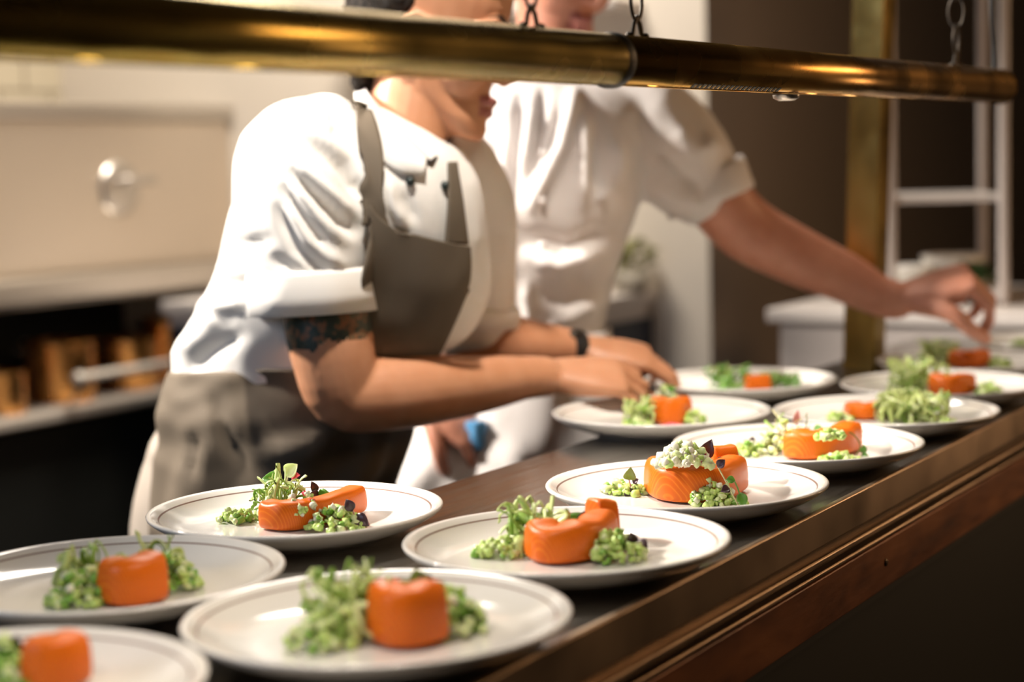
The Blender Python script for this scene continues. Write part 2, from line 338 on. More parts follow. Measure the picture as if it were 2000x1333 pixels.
# ------------------------------------------------------------------ heat lamp
TH = R(56.5); TC = .764
def tube_at(px, py):                 # a point of the lamp's axis plane
    t = (px-1000)/F; d = TC/(math.cos(TH)-t*math.sin(TH)); return P(px, py, d/KD)
def heat_lamp():
    A = tube_at(0, 50); E = tube_at(1952, 164.5); A.z = E.z = (A.z+E.z)/2
    ax = (E-A).normalized(); A = A-ax*.25; L = (E-A).length; rad = .0222
    t = thing('heat_lamp', (A+E)/2, 'long hanging brass heat lamp tube above the plates', 'lamp')
    q = E-A; side = ax.cross(UP).normalized()
    def at_px(px):                   # distance along the axis seen at that column
        lo, hi = 0, L
        for _ in range(40):
            m = (lo+hi)/2
            if project([A+ax*m])[0][0] < px: lo = m
            else: hi = m
        return lo
    sj = at_px(1192)
    slot = R(24)
    def shell(s0, s1, name, m='brass'):         # tube open along a slot underneath
        n = 44; rs = []
        for s in (s0, s1):
            ring = [A+ax*s + (side*math.sin(a) + UP*math.cos(a))*rad for a in [(-math.pi+slot)+(2*math.pi-2*slot)*k/n for k in range(n+1)]]
            rs.append(ring)
        b = B(); b.rings(rs, False, False); o = b.obj(name, M[m], t); solid(o, .0016, -1); return o
    shell(0, sj-.0025, 'brass_tube', 'brass_y'); shell(sj+.0025, L, 'brass_tube')
    B().tube([A+ax*(sj-.0035), A+ax*(sj+.0035)], rad+.0012, 40, caps=True).obj('joint_ring', M['black'], t)
    b = B()
    b.tube([E, E+ax*.002, E+ax*.004, E+ax*.0045], [rad+.0004, rad+.0004, rad-.003, .001], 40, caps=False); b.obj('end_cap', M['brass'], t)
    # inside the slot: reflector channel, perforated vent plate and round lamps
    b = B(); w0 = .0085
    b.box((.01, -w0, -rad+.0085), (L-.01, w0, -rad+.011), Matrix.Translation(A) @ Matrix(((ax.x, side.x, 0, 0), (ax.y, side.y, 0, 0), (ax.z, side.z, 1, 0), (0, 0, 0, 1))))
    b.obj('reflector', M['steel'], t, False)
    TM = Matrix.Translation(A) @ Matrix(((ax.x, side.x, 0, 0), (ax.y, side.y, 0, 0), (ax.z, side.z, 1, 0), (0, 0, 0, 1)))
    s0, s1 = at_px(1325), at_px(1500); n = 20; b = B(); an = R(146); nrm = side*math.sin(an)+UP*math.cos(an); tg = ax.cross(nrm)
    for k in range(n):
        x = s0+(s1-s0)*(k+.2)/n; ln = (s1-s0)*.62/n
        T = Matrix.Translation(A+ax*x+nrm*(rad+.0001)) @ Matrix(((ax.x, tg.x, nrm.x, 0), (ax.y, tg.y, nrm.y, 0), (ax.z, tg.z, nrm.z, 0), (0, 0, 0, 1)))
        b.box((0, -.0028, -.0006), (ln, .0028, .0005), T)
    b.obj('vent_holes', M['black'], t, False)
    b = B(); s0 = at_px(1535)
    b.lathe((0, 0, 0), [(.0001, -.006), (.008, -.006), (.013, -.003), (.0135, 0)], 24); b.v = [tuple(TM @ (Vector(v)+Vector((s0, 0, -rad)))) for v in b.v]
    b.obj('switch_housing', M['steel'], t)
    for px, en in ((-150, 2.2), (200, 2.3), (520, 2.2), (800, 1.5), (1080, .9), (1290, .7), (1610, 1.0), (1690, .6), (1800, 1.2)):
        s = at_px(px) if px > 0 else .1
        b = B(); b.lathe((0, 0, 0), [(.0001, 0), (.0075, 0), (.0085, .002)], 20); b.v = [tuple(TM @ (Vector(v)+Vector((s, 0, -rad+.0065)))) for v in b.v]
        b.obj('bulb', M['led'], t)
        pos = A+ax*s-UP*(rad+.003)
        lamp('heat_lamp_light', 'SPOT', pos, pos-UP+side*.0, en, (1, .88, .74), spot_size=R(112), spot_blend=.7, shadow_soft_size=.012)
    # hanging chains with bolted eyes
    def link_mesh(c, d, s2, hh, ww, rr):
        return [c + d*hh*math.cos(2*math.pi*k/20) + s2*ww*math.sin(2*math.pi*k/20) for k in range(21)]
    for ci, (px, sc_) in enumerate(((1040, 1), (1245, 1), (1868, 1))):
        s = at_px(px); base = A+ax*s+UP*(rad-.001)
        b = B(); hgt = .017; ww = .0075
        b.tube([base-ax*.012+UP*.001, base-ax*ww+UP*.003, base-ax*.005+UP*.011, base+UP*hgt, base+ax*.005+UP*.011, base+ax*ww+UP*.003, base+ax*.012+UP*.001], .0021, 10)
        for sg in (-1, 1): b.ball(base+ax*sg*.0125+UP*.001, (.0045, .0045, .0032), 10, 6)
        b.obj('hanging_eye', M['iron'], t)
        z = hgt-.002; k = 0
        while base.z+z < 1.60:
            hh = .0185; ring = link_mesh(base+UP*(z+hh-.001), UP, ax if k % 2 == 0 else side, hh, .0098, .0014)
            B().tube(ring, .0016, 8, caps=False).obj('chain_link', M['iron'], t); z += 2*hh-.0042; k += 1
    s = at_px(1943); b = A+ax*s+UP*rad
    B().tube(catmull([b-UP*.002, b+UP*.03-ax*.002, b+UP*.09-ax*.012, b+UP*.25-ax*.012], 8), .0042, 10).obj('power_cable', M['black'], t)
heat_lamp()

# ------------------------------------------------------------------ plates and salads
PLATES = {1: (-.0985, 1.2203), 2: (-.3181, 1.3791), 3: (-.3285, 1.0732), 4: (-.2028, 1.6256), 5: (.0402, 1.4575), 6: (.1635, 1.7002), 7: (.3074, 1.9310),
          8: (.1825, 2.2058), 9: (.4515, 2.1621), 10: (.3193, 2.5082), 11: (.5784, 2.4032), 12: (.6820, 2.6633), 13: (.8962, 2.9223)}
WHERE = {1: 'plate at bottom centre', 2: 'plate at left edge', 3: 'plate in bottom left corner', 4: 'plate before the dark apron', 5: 'plate just before the sharpest one', 6: 'sharpest plate',
         7: 'plate right behind the sharpest', 8: 'plate under the tattooed cook\'s hands', 9: 'plate piled with green ribbons', 10: 'shaded plate left of the post', 11: 'plate right of the post foot',
         12: 'plate under the far pinching hand', 13: 'farthest plate at right edge'}
PZB = CZ+.0068
def plate_mesh():
    prof = [(.0001, .0062), (.04, .0062), (.085, .0066), (.100, .0085), (.112, .0128), (.1215, .0185), (.1235, .0199), (.1249, .0209), (.130, .0240), (.1325, .0252), (.1345, .0250), (.1355, .0238), (.1350, .0222),
            (.130, .0178), (.120, .0120), (.108, .0070), (.098, .0035), (.092, .0018), (.090, .0000), (.086, .0000), (.084, .0020), (.0001, .0022)]
    mis = [0]*(len(prof)-1); mis[6] = 1
    return B().lathe((0, 0, 0), prof, 96, mis).mesh('plate')
pm = plate_mesh(); pm.materials.append(M['plate']); pm.materials.append(M['line']); pm.polygons.foreach_set('use_smooth', [True]*len(pm.polygons))
for k, (x, y) in PLATES.items():
    o = bpy.data.objects.new('dinner_plate', pm); C.objects.link(o); p = V(x, y, 0, 1); o.location = (p.x, p.y, CZ)
    tag(o, 'cream dinner plate with dark rim line, the ' + WHERE[k], 'plate', 'plates lined up on the counter')

def salmon(k, pts, wd, hg, what='cured salmon piece', z=PZB, taper=.84):
    c = catmull([PZ(x, y, z) for x, y in pts], 8); n = 18; rs = []
    o0 = sum(c, Vector())/len(c)
    L = len(c)
    side = D(0, 1, 0)
    c = [p + side*wd*.5 for p in c]      # traced along the near foot of the piece
    for i, p in enumerate(c):
        t = (c[min(i+1, L-1)]-c[max(i-1, 0)]).normalized(); a = t.cross(UP).normalized()
        if a.dot(side) < 0: a = -a
        e = min(i, L-1-i)/(L-1); sc = 1-.16*max(0, 1-e*9)**2
        ring = []
        for q in range(n):
            th = 2*math.pi*q/n; cx, sx = math.cos(th), math.sin(th); ex = .5
            u = math.copysign(abs(cx)**ex, cx)*wd/2*sc; v = (math.copysign(abs(sx)**ex, sx)+1)/2*hg*(1-.05*(1-sc))
            u *= 1-(1-taper)*(v/hg); wob = 1+.11*noise.noise(Vector((p.x*60+q*.4, p.y*60, k)))
            ring.append(p + a*u*wob + UP*v*(1+.10*noise.noise(Vector((p.x*45, p.y*45, 3+k))) + .05*noise.noise(Vector((p.x*110, p.y*110, q*.5)))))
        rs.append(ring)
    b = B(); b.rings(rs); o = b.obj('salmon_piece', M['salmon']); recentre(o, (o0.x, o0.y, z))
    ss = o.modifiers.new('sub', 'SUBSURF'); ss.levels = 1; ss.render_levels = 1
    return tag(o, f'{what} on the {WHERE[k]}', 'salmon', 'salmon pieces on the plates')
ICO = None
def ico():
    global ICO
    if ICO is None:
        bm = bmesh.new(); bmesh.ops.create_cube(bm, size=1.5); bmesh.ops.subdivide_edges(bm, edges=bm.edges, cuts=1, use_grid_fill=True)
        for v in bm.verts: v.co = v.co.lerp(v.co.normalized(), .3)
        bm.verts.ensure_lookup_table(); ICO = ([v.co.copy() for v in bm.verts], [tuple(v.index for v in f.verts) for f in bm.faces]); bm.free()
    return ICO
def mound(k, px, py, r, h, n, where, z=PZB, pal=('cuc1', 'cuc2', 'cuc3', 'onion'), wts=(6, 3, 2, .6), size=.0037, name='cucumber_relish', what='heap of diced cucumber relish'):
    rnd = random.Random(hash((k, px, py)) % 9999 if False else k*1000+px+py); c = PZ(px, py, z); b = B(); vv, ff = ico()
    for i in range(int(n*1.35)):
        a = rnd.random()*6.283; q = r*math.sqrt(rnd.random())*.95; zz = h*max(0, 1-(q/r)**1.6)*rnd.random()**.6 + size*.5
        T = Matrix.Translation(c+Vector((q*math.cos(a), q*math.sin(a), zz))) @ Matrix.Rotation(rnd.random()*6, 4, Vector((rnd.gauss(0, 1), rnd.gauss(0, 1), rnd.gauss(0, 1))))
        s = size*rnd.uniform(.55, 1.3); b.cur = rnd.choices(range(len(pal)), wts)[0]
        sx, sy, sz = s*rnd.uniform(.7, 1.3), s*rnd.uniform(.7, 1.2), s*rnd.uniform(.5, 1)
        b.add([T @ Vector((v.x*sx+rnd.gauss(0, .1)*s, v.y*sy+rnd.gauss(0, .1)*s, v.z*sz+rnd.gauss(0, .1)*s)) for v in vv], ff)
    o = b.obj(name, [M[m] for m in pal]); recentre(o, c); return tag(o, f'{what} {where} on the {WHERE[k]}', 'relish', 'relish heaps on the plates', 'stuff')
def tangle(k, px, py, r, h, n, where, z=PZB, pal=('frisee', 'frisee2', 'cuc2'), wts=(6, 2, 2), wd=.0028, what='tangle of pale frisee'):
    rnd = random.Random(k*777+px+py); c = PZ(px, py, z); b = B()
    for i in range(n):
        a = rnd.random()*6.283; q = r*.6*math.sqrt(rnd.random()); p = c+Vector((q*math.cos(a), q*math.sin(a), rnd.random()*h*.5+.002))
        d = Vector((math.cos(a)*.6+rnd.gauss(0, .6), math.sin(a)*.6+rnd.gauss(0, .6), rnd.uniform(.3, 1.5))).normalized(); pts = [p]
        ax = Vector((rnd.gauss(0, 1), rnd.gauss(0, 1), rnd.gauss(0, .5))).normalized(); curl = rnd.uniform(-.5, .5)
        for j in range(11):
            d = Matrix.Rotation(curl+rnd.gauss(0, .12), 3, ax) @ d; q2 = pts[-1]+d*.0034*rnd.uniform(.7, 1.3)*(r/.03)**.5
            q2.z = max(q2.z, c.z+.001); rel = q2-c
            if rel.xy.length > r: q2 = Vector((c.x+rel.x*.93, c.y+rel.y*.93, q2.z-.001))
            if rel.z > h: q2.z = c.z+h; d.z = -abs(d.z)
            q2.z = max(q2.z, c.z+.001); pts.append(q2)
        b.cur = rnd.choices(range(len(pal)), wts)[0]; wi = wd*rnd.uniform(.6, 1.3)
        b.tube(pts, [(wi*(1-.6*abs(j/11-.4)), wi*.28) for j in range(12)], 6, caps=False)
    o = b.obj('frisee_tangle', [M[m] for m in pal]); recentre(o, c); return tag(o, f'{what} {where} on the {WHERE[k]}', 'salad greens', 'salad tangles on the plates', 'stuff')
def leaf_mesh(b, p, d, up, L, W):
    d = d.normalized(); s = d.cross(up).normalized(); up = s.cross(d); g = []
    for i in range(7):
        t = i/6; wv = W*(math.sin(math.pi*min(1, t**.75))**.9+.02); c = p+d*L*t+up*(L*.22*math.sin(t*2.4))
        g.append([c-s*wv+up*wv*.5, c-s*wv*.5+up*wv*.12, c, c+s*wv*.5+up*wv*.12, c+s*wv+up*wv*.5])
    b.rings(g, False, False); return b
def sprig(k, stem_px, leaves, where, z0=PZB, stem='stem', what='microgreen sprig', rad=.0007):
    """stem_px: traced (px, py, height above the plate); leaves: (px, py, height, dir px dx, dy, len, wid, material)"""
    base = PZ(stem_px[0][0], stem_px[0][1], z0); d0 = (base-CAM).dot(FWD)
    pts = [P(x, y, (d0+dd)/KD) for x, y, dd in stem_px]
    t = thing('microgreen_sprig', base, f'{what} {where} on the {WHERE[k]}', 'microgreen', 'microgreen sprigs on the plates')
    B().tube(catmull(pts, 6), rad, 6).obj('stem', M[stem], t)
    for (x, y, dd, dx, dy, L, W, m) in leaves:
        p = P(x, y, (d0+dd)/KD); L *= 1.25; W *= 1.25; d = RIGHT*dx-UP*dy+FWD*random.Random(x).uniform(-.5, .3); b = B(); leaf_mesh(b, p, d, (-FWD*.8+UP*.5), L, W)
        o = b.obj('leaf', M[m], t); solid(o, .0005)
    return t

# sharpest plate
salmon(6, [(1291, 966), (1306, 981), (1345, 987), (1400, 985), (1440, 962)], .036, .036, 'thick folded salmon piece with fat lines')
salmon(6, [(1390, 961), (1438, 955)], .026, .043, 'short salmon end piece behind the folded one')
mound(6, 1336, 911, .028, .022, 100, 'on top of the salmon', PZB+.037, ('onion', 'cuc2', 'radish', 'cuc1'), (8, 4, .25, 1.5), .0042, what='pale heap of onion and cucumber dice')
mound(6, 1392, 985, .023, .026, 90, 'at the near foot of the salmon')
mound(6, 1207, 963, .016, .013, 34, 'at the left')
mound(6, 1240, 966, .014, .008, 24, 'beside the purple-leaved sprig')
sprig(6, [(1238, 966, 0), (1232, 950, -.002), (1228, 935, -.002)], [(1232, 952, -.003, -.15, .9, .011, .0045, 'leafd'), (1229, 938, -.003, .1, -1, .013, .005, 'leafo'), (1236, 945, -.003, .7, -.5, .006, .0025, 'leafd')], 'with dark drooping leaf at the left', stem='stemp')
sprig(6, [(1425, 945, -.03), (1400, 915, -.045), (1380, 888, -.05)], [(1376, 896, -.052, .35, -.9, .017, .0058, 'leafd'), (1368, 892, -.052, -.9, .35, .011, .0045, 'leafo'), (1402, 908, -.048, .8, -.6, .008, .0035, 'leafd')], 'with maroon leaves atop the salmon', PZB, stem='stemp')
sprig(6, [(1442, 988, -.02), (1425, 955, -.02), (1402, 912, -.02)], [(1402, 914, -.022, .6, -.6, .008, .0035, 'leafd'), (1425, 955, -.022, -.6, .2, .008, .0035, 'leafd'), (1418, 938, -.022, .8, .2, .007, .003, 'leaf')], 'with long pale stem across the salmon front')
sprig(6, [(1290, 948, -.03), (1330, 935, -.03), (1375, 932, -.03), (1398, 940, -.03)], [(1375, 932, -.032, .9, -.3, .010, .004, 'leaf'), (1395, 938, -.032, .7, .4, .011, .0045, 'leaf'), (1352, 932, -.032, .5, -.8, .008, .003, 'leaf')], 'with green leaves lying over the salmon', stem='leaf')
sprig(6, [(1450, 990, -.01), (1443, 960, -.012), (1432, 935, -.012)], [(1446, 962, -.014, .1, .9, .012, .004, 'leaf'), (1441, 985, -.014, .9, .2, .009, .004, 'cuc1')], 'with green leaf right of the salmon', stem='leaf')
b = B()
for i, (x, y, dx, dy) in enumerate(((1258, 948, 14, 1), (1266, 952, 12, -3), (1262, 956, 16, 0))):
    b.tube([PZ(x, y, PZB+.001), PZ(x+dx*.5, y+dy-1, PZB+.003), PZ(x+dx, y+dy, PZB+.001)], .0009, 6)
tag(recentre(b.obj('radish_shreds', M['radish']), PZ(1262, 952, PZB)), 'pink radish shreds left of the salmon on the ' + WHERE[6], 'radish', None, 'stuff')

# plate right behind
salmon(7, [(1550, 898), (1590, 902), (1640, 894), (1668, 880)], .036, .031, 'bent orange salmon piece')
mound(7, 1462, 888, .021, .014, 50, 'at the left')
mound(7, 1530, 884, .026, .034, 80, 'left of the salmon', pal=('onion', 'cuc2', 'cuc1', 'leafo'), wts=(4, 4, 2, 2), what='tall heap of pale sprouts and dice')
mound(7, 1640, 904, .021, .009, 44, 'at the near foot of the salmon')
mound(7, 1622, 858, .017, .009, 30, 'on top of the salmon', PZB+.031)
tangle(7, 1535, 880, .026, .043, 26, 'left of the salmon', wd=.0013, pal=('stem', 'frisee2', 'leafo'))
sprig(7, [(1672, 890, 0), (1680, 870, 0), (1665, 848, 0), (1640, 842, 0)], [(1685, 886, -.002, .1, -1, .008, .003, 'leaf'), (1681, 890, -.002, .9, .3, .007, .003, 'leaf')], 'with fine looping stem', stem='leafo')
sprig(7, [(1470, 880, 0), (1467, 868, 0)], [(1467, 868, -.002, .3, -1, .007, .003, 'leafd'), (1462, 872, -.002, -1, -.4, .006, .003, 'leafd')], 'with purple tips on the left heap', stem='stemp')
sprig(7, [(1555, 870, 0), (1560, 845, 0), (1553, 820, 0)], [(1553, 830, -.002, .2, -1, .014, .003, 'stemp'), (1545, 848, -.002, -.8, -.5, .010, .003, 'leafo'), (1590, 842, -.002, .8, -.2, .010, .004, 'leaf')], 'with pink tip on the tall heap', stem='stemp')

# plate before the dark apron
salmon(4, [(518, 1036), (565, 1041), (640, 1026), (697, 1004)], .028, .026, 'long curved bar of orange salmon')
mound(4, 655, 1033, .029, .022, 80, 'at the near right end of the salmon')
mound(4, 460, 1020, .018, .012, 40, 'at the far left')
tangle(4, 550, 1012, .024, .05, 60, 'rising behind the salmon')
mound(4, 590, 1005, .022, .022, 44, 'behind the middle of the salmon', PZB+.012, ('onion', 'cuc2', 'cuc1', 'radish'), (5, 4, 2, .7))
sprig(4, [(555, 985, 0), (558, 955, 0), (562, 930, 0)], [(553, 945, -.004, -.9, -.2, .017, .007, 'leaf'), (560, 932, -.004, .6, -.6, .013, .006, 'cuc2'), (570, 935, -.004, .9, -.3, .009, .004, 'radish'), (548, 940, -.004, -.3, .8, .011, .005, 'leaf')], 'with round green leaves atop the frisee')
sprig(4, [(622, 1000, 0), (625, 980, 0), (620, 962, 0)], [(620, 972, -.004, .9, -.1, .013, .005, 'leaf'), (624, 972, -.004, -.7, -.2, .010, .004, 'leafd'), (618, 962, -.004, -.4, -1, .010, .003, 'leafd')], 'with dark leaves above the salmon')
sprig(4, [(690, 1030, 0), (692, 1010, 0), (688, 995, 0)], [(690, 1010, -.004, .8, .5, .014, .005, 'leafd'), (688, 1000, -.004, -.4, -.8, .010, .004, 'leafd'), (698, 1025, -.004, .8, .1, .009, .004, 'stemp')], 'with maroon leaves at the right', stem='stemp')

# plate in front of the sharpest
salmon(5, [(1058, 1097), (1085, 1108), (1140, 1100), (1180, 1075)], .036, .032, 'chunky orange salmon piece')
salmon(5, [(1160, 1068), (1198, 1062)], .032, .038, 'small salmon end piece behind the chunky one')
tangle(5, 1042, 1076, .030, .044, 64, 'left of the salmon', wd=.0038)
mound(5, 975, 1085, .022, .016, 56, 'at the far left')
mound(5, 1195, 1090, .030, .026, 90, 'at the near right of the salmon')
sprig(5, [(1215, 1085, 0), (1235, 1065, 0), (1248, 1055, 0)], [(1244, 1058, -.003, .6, .5, .009, .004, 'leafd'), (1236, 1063, -.003, -.2, -1, .009, .004, 'leafd'), (1225, 1072, -.003, .3, -1, .008, .004, 'leafd')], 'with maroon leaves at the right', stem='stemp')
sprig(5, [(1145, 1065, 0), (1142, 1040, 0), (1138, 1020, 0)], [(1140, 1030, -.003, -.8, -.4, .014, .006, 'leaf'), (1140, 1026, -.003, .8, -.4, .012, .005, 'leaf'), (1138, 1020, -.003, .2, -1, .009, .004, 'leafd')], 'with green leaves above the salmon')

# large blurred plate
salmon(1, [(748, 1262), (790, 1276), (850, 1260)], .034, .042, 'upright orange salmon piece')
tangle(1, 690, 1240, .036, .046, 80, 'left of the salmon', wd=.0042)
mound(1, 625, 1262, .026, .020, 70, 'at the far left', wts=(5, 4, 2, .6))
mound(1, 885, 1235, .026, .034, 90, 'right of the salmon', wts=(5, 4, 2.5, .3))
sprig(1, [(735, 1240, 0), (725, 1205, 0), (715, 1180, 0)], [(728, 1210, -.004, .1, .9, .020, .010, 'leafo'), (722, 1200, -.004, -.6, .7, .018, .009, 'leafo'), (718, 1185, -.004, .4, -.8, .014, .006, 'leafo')], 'with olive leaves left of the salmon')
sprig(1, [(825, 1180, 0), (822, 1150, 0), (820, 1135, 0)], [(822, 1150, -.004, -.3, -1, .012, .006, 'leafo'), (824, 1146, -.004, .7, -.6, .009, .005, 'leafd'), (800, 1155, -.004, -.7, -.5, .009, .004, 'leaf')], 'with dark tip behind the salmon')
sprig(1, [(862, 1215, 0), (866, 1185, 0), (862, 1165, 0)], [(864, 1185, -.004, .8, -.2, .018, .008, 'frisee2'), (862, 1172, -.004, -.6, -.6, .014, .007, 'frisee2')], 'with broad green leaves at the right')

# blurred plate cut by the left edge
salmon(2, [(212, 1184), (250, 1192), (300, 1180)], .034, .036, 'glossy orange salmon piece')
mound(2, 165, 1175, .030, .026, 84, 'left of the salmon', wts=(5, 4, 3, 1))
tangle(2, 180, 1158, .026, .036, 40, 'behind the left heap', wd=.0038)
mound(2, 330, 1150, .026, .026, 70, 'right of the salmon', wts=(5, 2, 5, 0))
tangle(2, 310, 1140, .022, .042, 36, 'rising right of the salmon', wd=.0038)
sprig(2, [(190, 1140, 0), (192, 1115, 0)], [(190, 1118, -.004, .3, -1, .010, .005, 'radish'), (192, 1122, -.004, -.8, -.3, .010, .004, 'onion')], 'with pink petal at the left', stem='stemp')
# plate in the bottom left corner
salmon(3, [(60, 1352), (100, 1358), (135, 1345)], .034, .034, 'orange salmon piece')
mound(3, 15, 1335, .030, .030, 80, 'left of the salmon', wts=(4, 2, 6, 0))
sprig(3, [(35, 1320, 0), (38, 1292, 0), (36, 1275, 0)], [(37, 1290, -.004, .8, .3, .016, .007, 'leafo'), (36, 1285, -.004, -.8, .1, .014, .007, 'leaf'), (36, 1278, -.004, .1, -1, .012, .005, 'leafd')], 'with dark leaves')
# plate under the leaning cook's hands
salmon(8, [(1287, 826), (1312, 834), (1340, 826)], .028, .033, 'small upright salmon piece')
mound(8, 1245, 834, .020, .010, 46, 'at the left')
tangle(8, 1268, 826, .030, .030, 56, 'left of the salmon')
mound(8, 1352, 828, .017, .020, 44, 'right of the salmon')
mound(8, 1300, 806, .026, .036, 50, 'behind the salmon', pal=('onion', 'cuc2', 'cuc1', 'cuc3'), wts=(3, 4, 2, 1))
sprig(8, [(1298, 800, 0), (1302, 775, 0), (1304, 758, 0)], [(1303, 768, -.004, .7, -.4, .012, .005, 'leaf'), (1303, 764, -.004, -.7, -.5, .010, .004, 'cuc1'), (1322, 790, -.004, .6, .6, .016, .005, 'leaf'), (1236, 778, -.004, -.4, -.5, .012, .005, 'leaf')], 'standing tall behind the salmon')
b = B(); b.tube([PZ(1288, 832, PZB+.004), PZ(1312, 829, PZB+.007), PZ(1336, 831, PZB+.005)], [.001, .002, .001], 8)
tag(recentre(b.obj('radish_slice', M['radish']), PZ(1312, 832, PZB)), 'pink radish sliver before the salmon on the ' + WHERE[8], 'radish')
# plate with shaved greens
salmon(9, [(1670, 815), (1690, 822), (1730, 816)], .030, .019, 'low orange salmon piece')
tangle(9, 1780, 820, .046, .034, 120, 'heaped right of the salmon', wd=.0032, what='big tangle of shaved green ribbons')
mound(9, 1640, 822, .016, .009, 26, 'at the left')
mound(9, 1848, 828, .012, .006, 16, 'at the far right')
sprig(9, [(1745, 805, 0), (1738, 785, 0), (1734, 775, 0)], [(1735, 778, -.004, .3, -1, .008, .004, 'leafd'), (1738, 786, -.004, .8, .2, .009, .005, 'leafd'), (1734, 782, -.004, -.8, .1, .008, .004, 'leafd')], 'with purple leaves above the salmon', stem='stemp')
sprig(9, [(1668, 812, 0), (1664, 798, 0)], [(1665, 802, -.004, -.2, .8, .010, .005, 'leafd'), (1664, 800, -.004, -.7, -.6, .008, .004, 'leafd')], 'with dark leaf left of the salmon', stem='stemp')
sprig(9, [(1780, 795, -.02), (1785, 778, -.02), (1775, 770, -.02)], [(1782, 775, -.02, -.9, -.1, .016, .005, 'leaf'), (1785, 778, -.02, .6, .6, .015, .005, 'leaf')], 'with curled leaf over the ribbons')
# far plates
salmon(10, [(1460, 766), (1506, 764)], .03, .022, 'dim red salmon piece')
tangle(10, 1425, 756, .034, .03, 50, 'left of the salmon', pal=('leaf', 'leafo', 'cuc3'), wts=(5, 3, 1), what='dark green salad tangle')
tangle(10, 1520, 756, .028, .02, 36, 'right of the salmon', pal=('leaf', 'leafo', 'cuc3'), wts=(5, 3, 1), what='dark green salad tangle')
salmon(11, [(1832, 772), (1860, 776), (1900, 770)], .03, .028, 'orange-red salmon piece')
tangle(11, 1795, 764, .042, .044, 90, 'left of the salmon', what='tall tangle of pale greens')
mound(11, 1930, 772, .02, .018, 40, 'right of the salmon')
sprig(11, [(1860, 760, 0), (1862, 745, 0), (1860, 735, 0)], [(1861, 742, -.004, .8, -.2, .012, .005, 'leaf'), (1861, 745, -.004, -.8, -.1, .012, .005, 'leaf')], 'with green leaves on the salmon')
salmon(12, [(1868, 718), (1895, 721), (1928, 716)], .03, .026, 'orange salmon piece')
tangle(12, 1838, 714, .036, .04, 60, 'left of the salmon', what='tall tangle of pale greens')
mound(12, 1952, 716, .022, .012, 36, 'right of the salmon')
mound(13, 2000, 682, .03, .016, 40, 'near its left rim')

# ------------------------------------------------------------------ people
def ring_lr(L, Rr, d, bd, n=40, ex=.86, dd=0):
    a, b = P(*L, d-dd), P(*Rr, d+dd); c = (a+b)/2; u = (b-a)/2; v = FWD*bd
    return c, u, v, ex
def ring_pts(r, n=40, off=0, ph=None):
    c, u, v, ex = r; out = []
    ul, vl = u.length, v.length
    for k in range(n if ph is None else len(ph)):
        a = 2*math.pi*k/n if ph is None else ph[k]; cx, sx = math.cos(a), math.sin(a)
        out.append(c + u*math.copysign(abs(cx)**ex, cx)*(1+off/ul) + v*math.copysign(abs(sx)**ex, sx)*(1+off/vl))
    return out
def blend(rs, t):
    i = min(int(t), len(rs)-2); k = t-i; a, b = rs[i], rs[i+1]
    return (a[0].lerp(b[0], k), a[1].lerp(b[1], k), a[2].lerp(b[2], k), a[3]*(1-k)+b[3]*k)
def dense(rs, m=4):
    cs = [catmull([r[j] for r in rs], m) for j in (0, 1, 2)]
    return [(cs[0][i], cs[1][i], cs[2][i], rs[min(i//m, len(rs)-1)][3]) for i in range(len(cs[0]))]

def head(bag, c, fw, up, s=1.0):
    """head with face, modelled about the point between the ears; fw = where the face looks"""
    fw = fw.normalized(); up = (up-fw*up.dot(fw)).normalized(); sd = up.cross(fw)     # sd = the person's left
    def q(f, l, u): return c + (fw*f + sd*l + up*u)*s
    T = Matrix((fw, sd, up)).transposed()
    prof = [(-.118, .060, .095, .026), (-.112, .048, .100, .038), (-.095, .020, .099, .050), (-.072, -.045, .093, .060), (-.045, -.082, .094, .066), (-.015, -.094, .094, .069), (.015, -.100, .092, .072), (.045, -.102, .096, .074), (.075, -.098, .094, .073), (.098, -.082, .078, .064), (.113, -.056, .050, .046), (.120, -.020, .020, .02)]
    rs = []
    for u, bk, fr, wd in prof:
        m = (bk+fr)/2; a = (fr-bk)/2
        rs.append([q(m + a*math.cos(t), wd*math.sin(t)*(1-.10*max(0, math.cos(t))), u) for t in [2*math.pi*k/28 for k in range(28)]])
    bag.rings(rs)
    bag.tube([q(.090, 0, .022), q(.102, 0, -.003), q(.115, 0, -.028), q(.106, 0, -.039)], [.007*s, .0085*s, .0110*s, .008*s], 10)          # nose
    for e in (-1, 1):
        bag.ball(q(.100, .011*e, -.035), .0075*s, 10, 7); bag.ball(q(.0765, .031*e, .007), .0135*s, 14, 9)
        bag.tube([q(.092, .018*e, .030), q(.086, .045*e, .028), q(.066, .062*e, .018)], [.005*s, .006*s, .005*s], 8)                # brow
        bag.ball(q(.055, .038*e, -.036), (.035*s, .029*s, .036*s), 14, 10, T)                                                       # cheek
        bag.ball(q(-.005, .075*e, -.014), (.016*s, .008*s, .026*s), 12, 8, T)                                                      # ear
        bag.tube([q(.012, .074*e, .006), q(-.004, .082*e, .012), q(-.018, .083*e, -.002), q(-.012, .079*e, -.026), q(.004, .073*e, -.038)], .005*s, 8)
    bag.ball(q(.086, 0, -.103), (.016*s, .022*s, .013*s), 12, 8, T)                                                                # chin
    bag.tube([q(.082, -.024, -.069), q(.098, -.010, -.065), q(.101, 0, -.066), q(.098, .010, -.065), q(.082, .024, -.069)], [.003*s, .006*s, .0065*s, .006*s, .003*s], 8)
    bag.tube([q(.082, -.021, -.078), q(.096, -.009, -.080), q(.098, 0, -.081), q(.096, .009, -.080), q(.082, .021, -.078)], [.003*s, .0065*s, .0075*s, .0065*s, .003*s], 8)
    return q, T
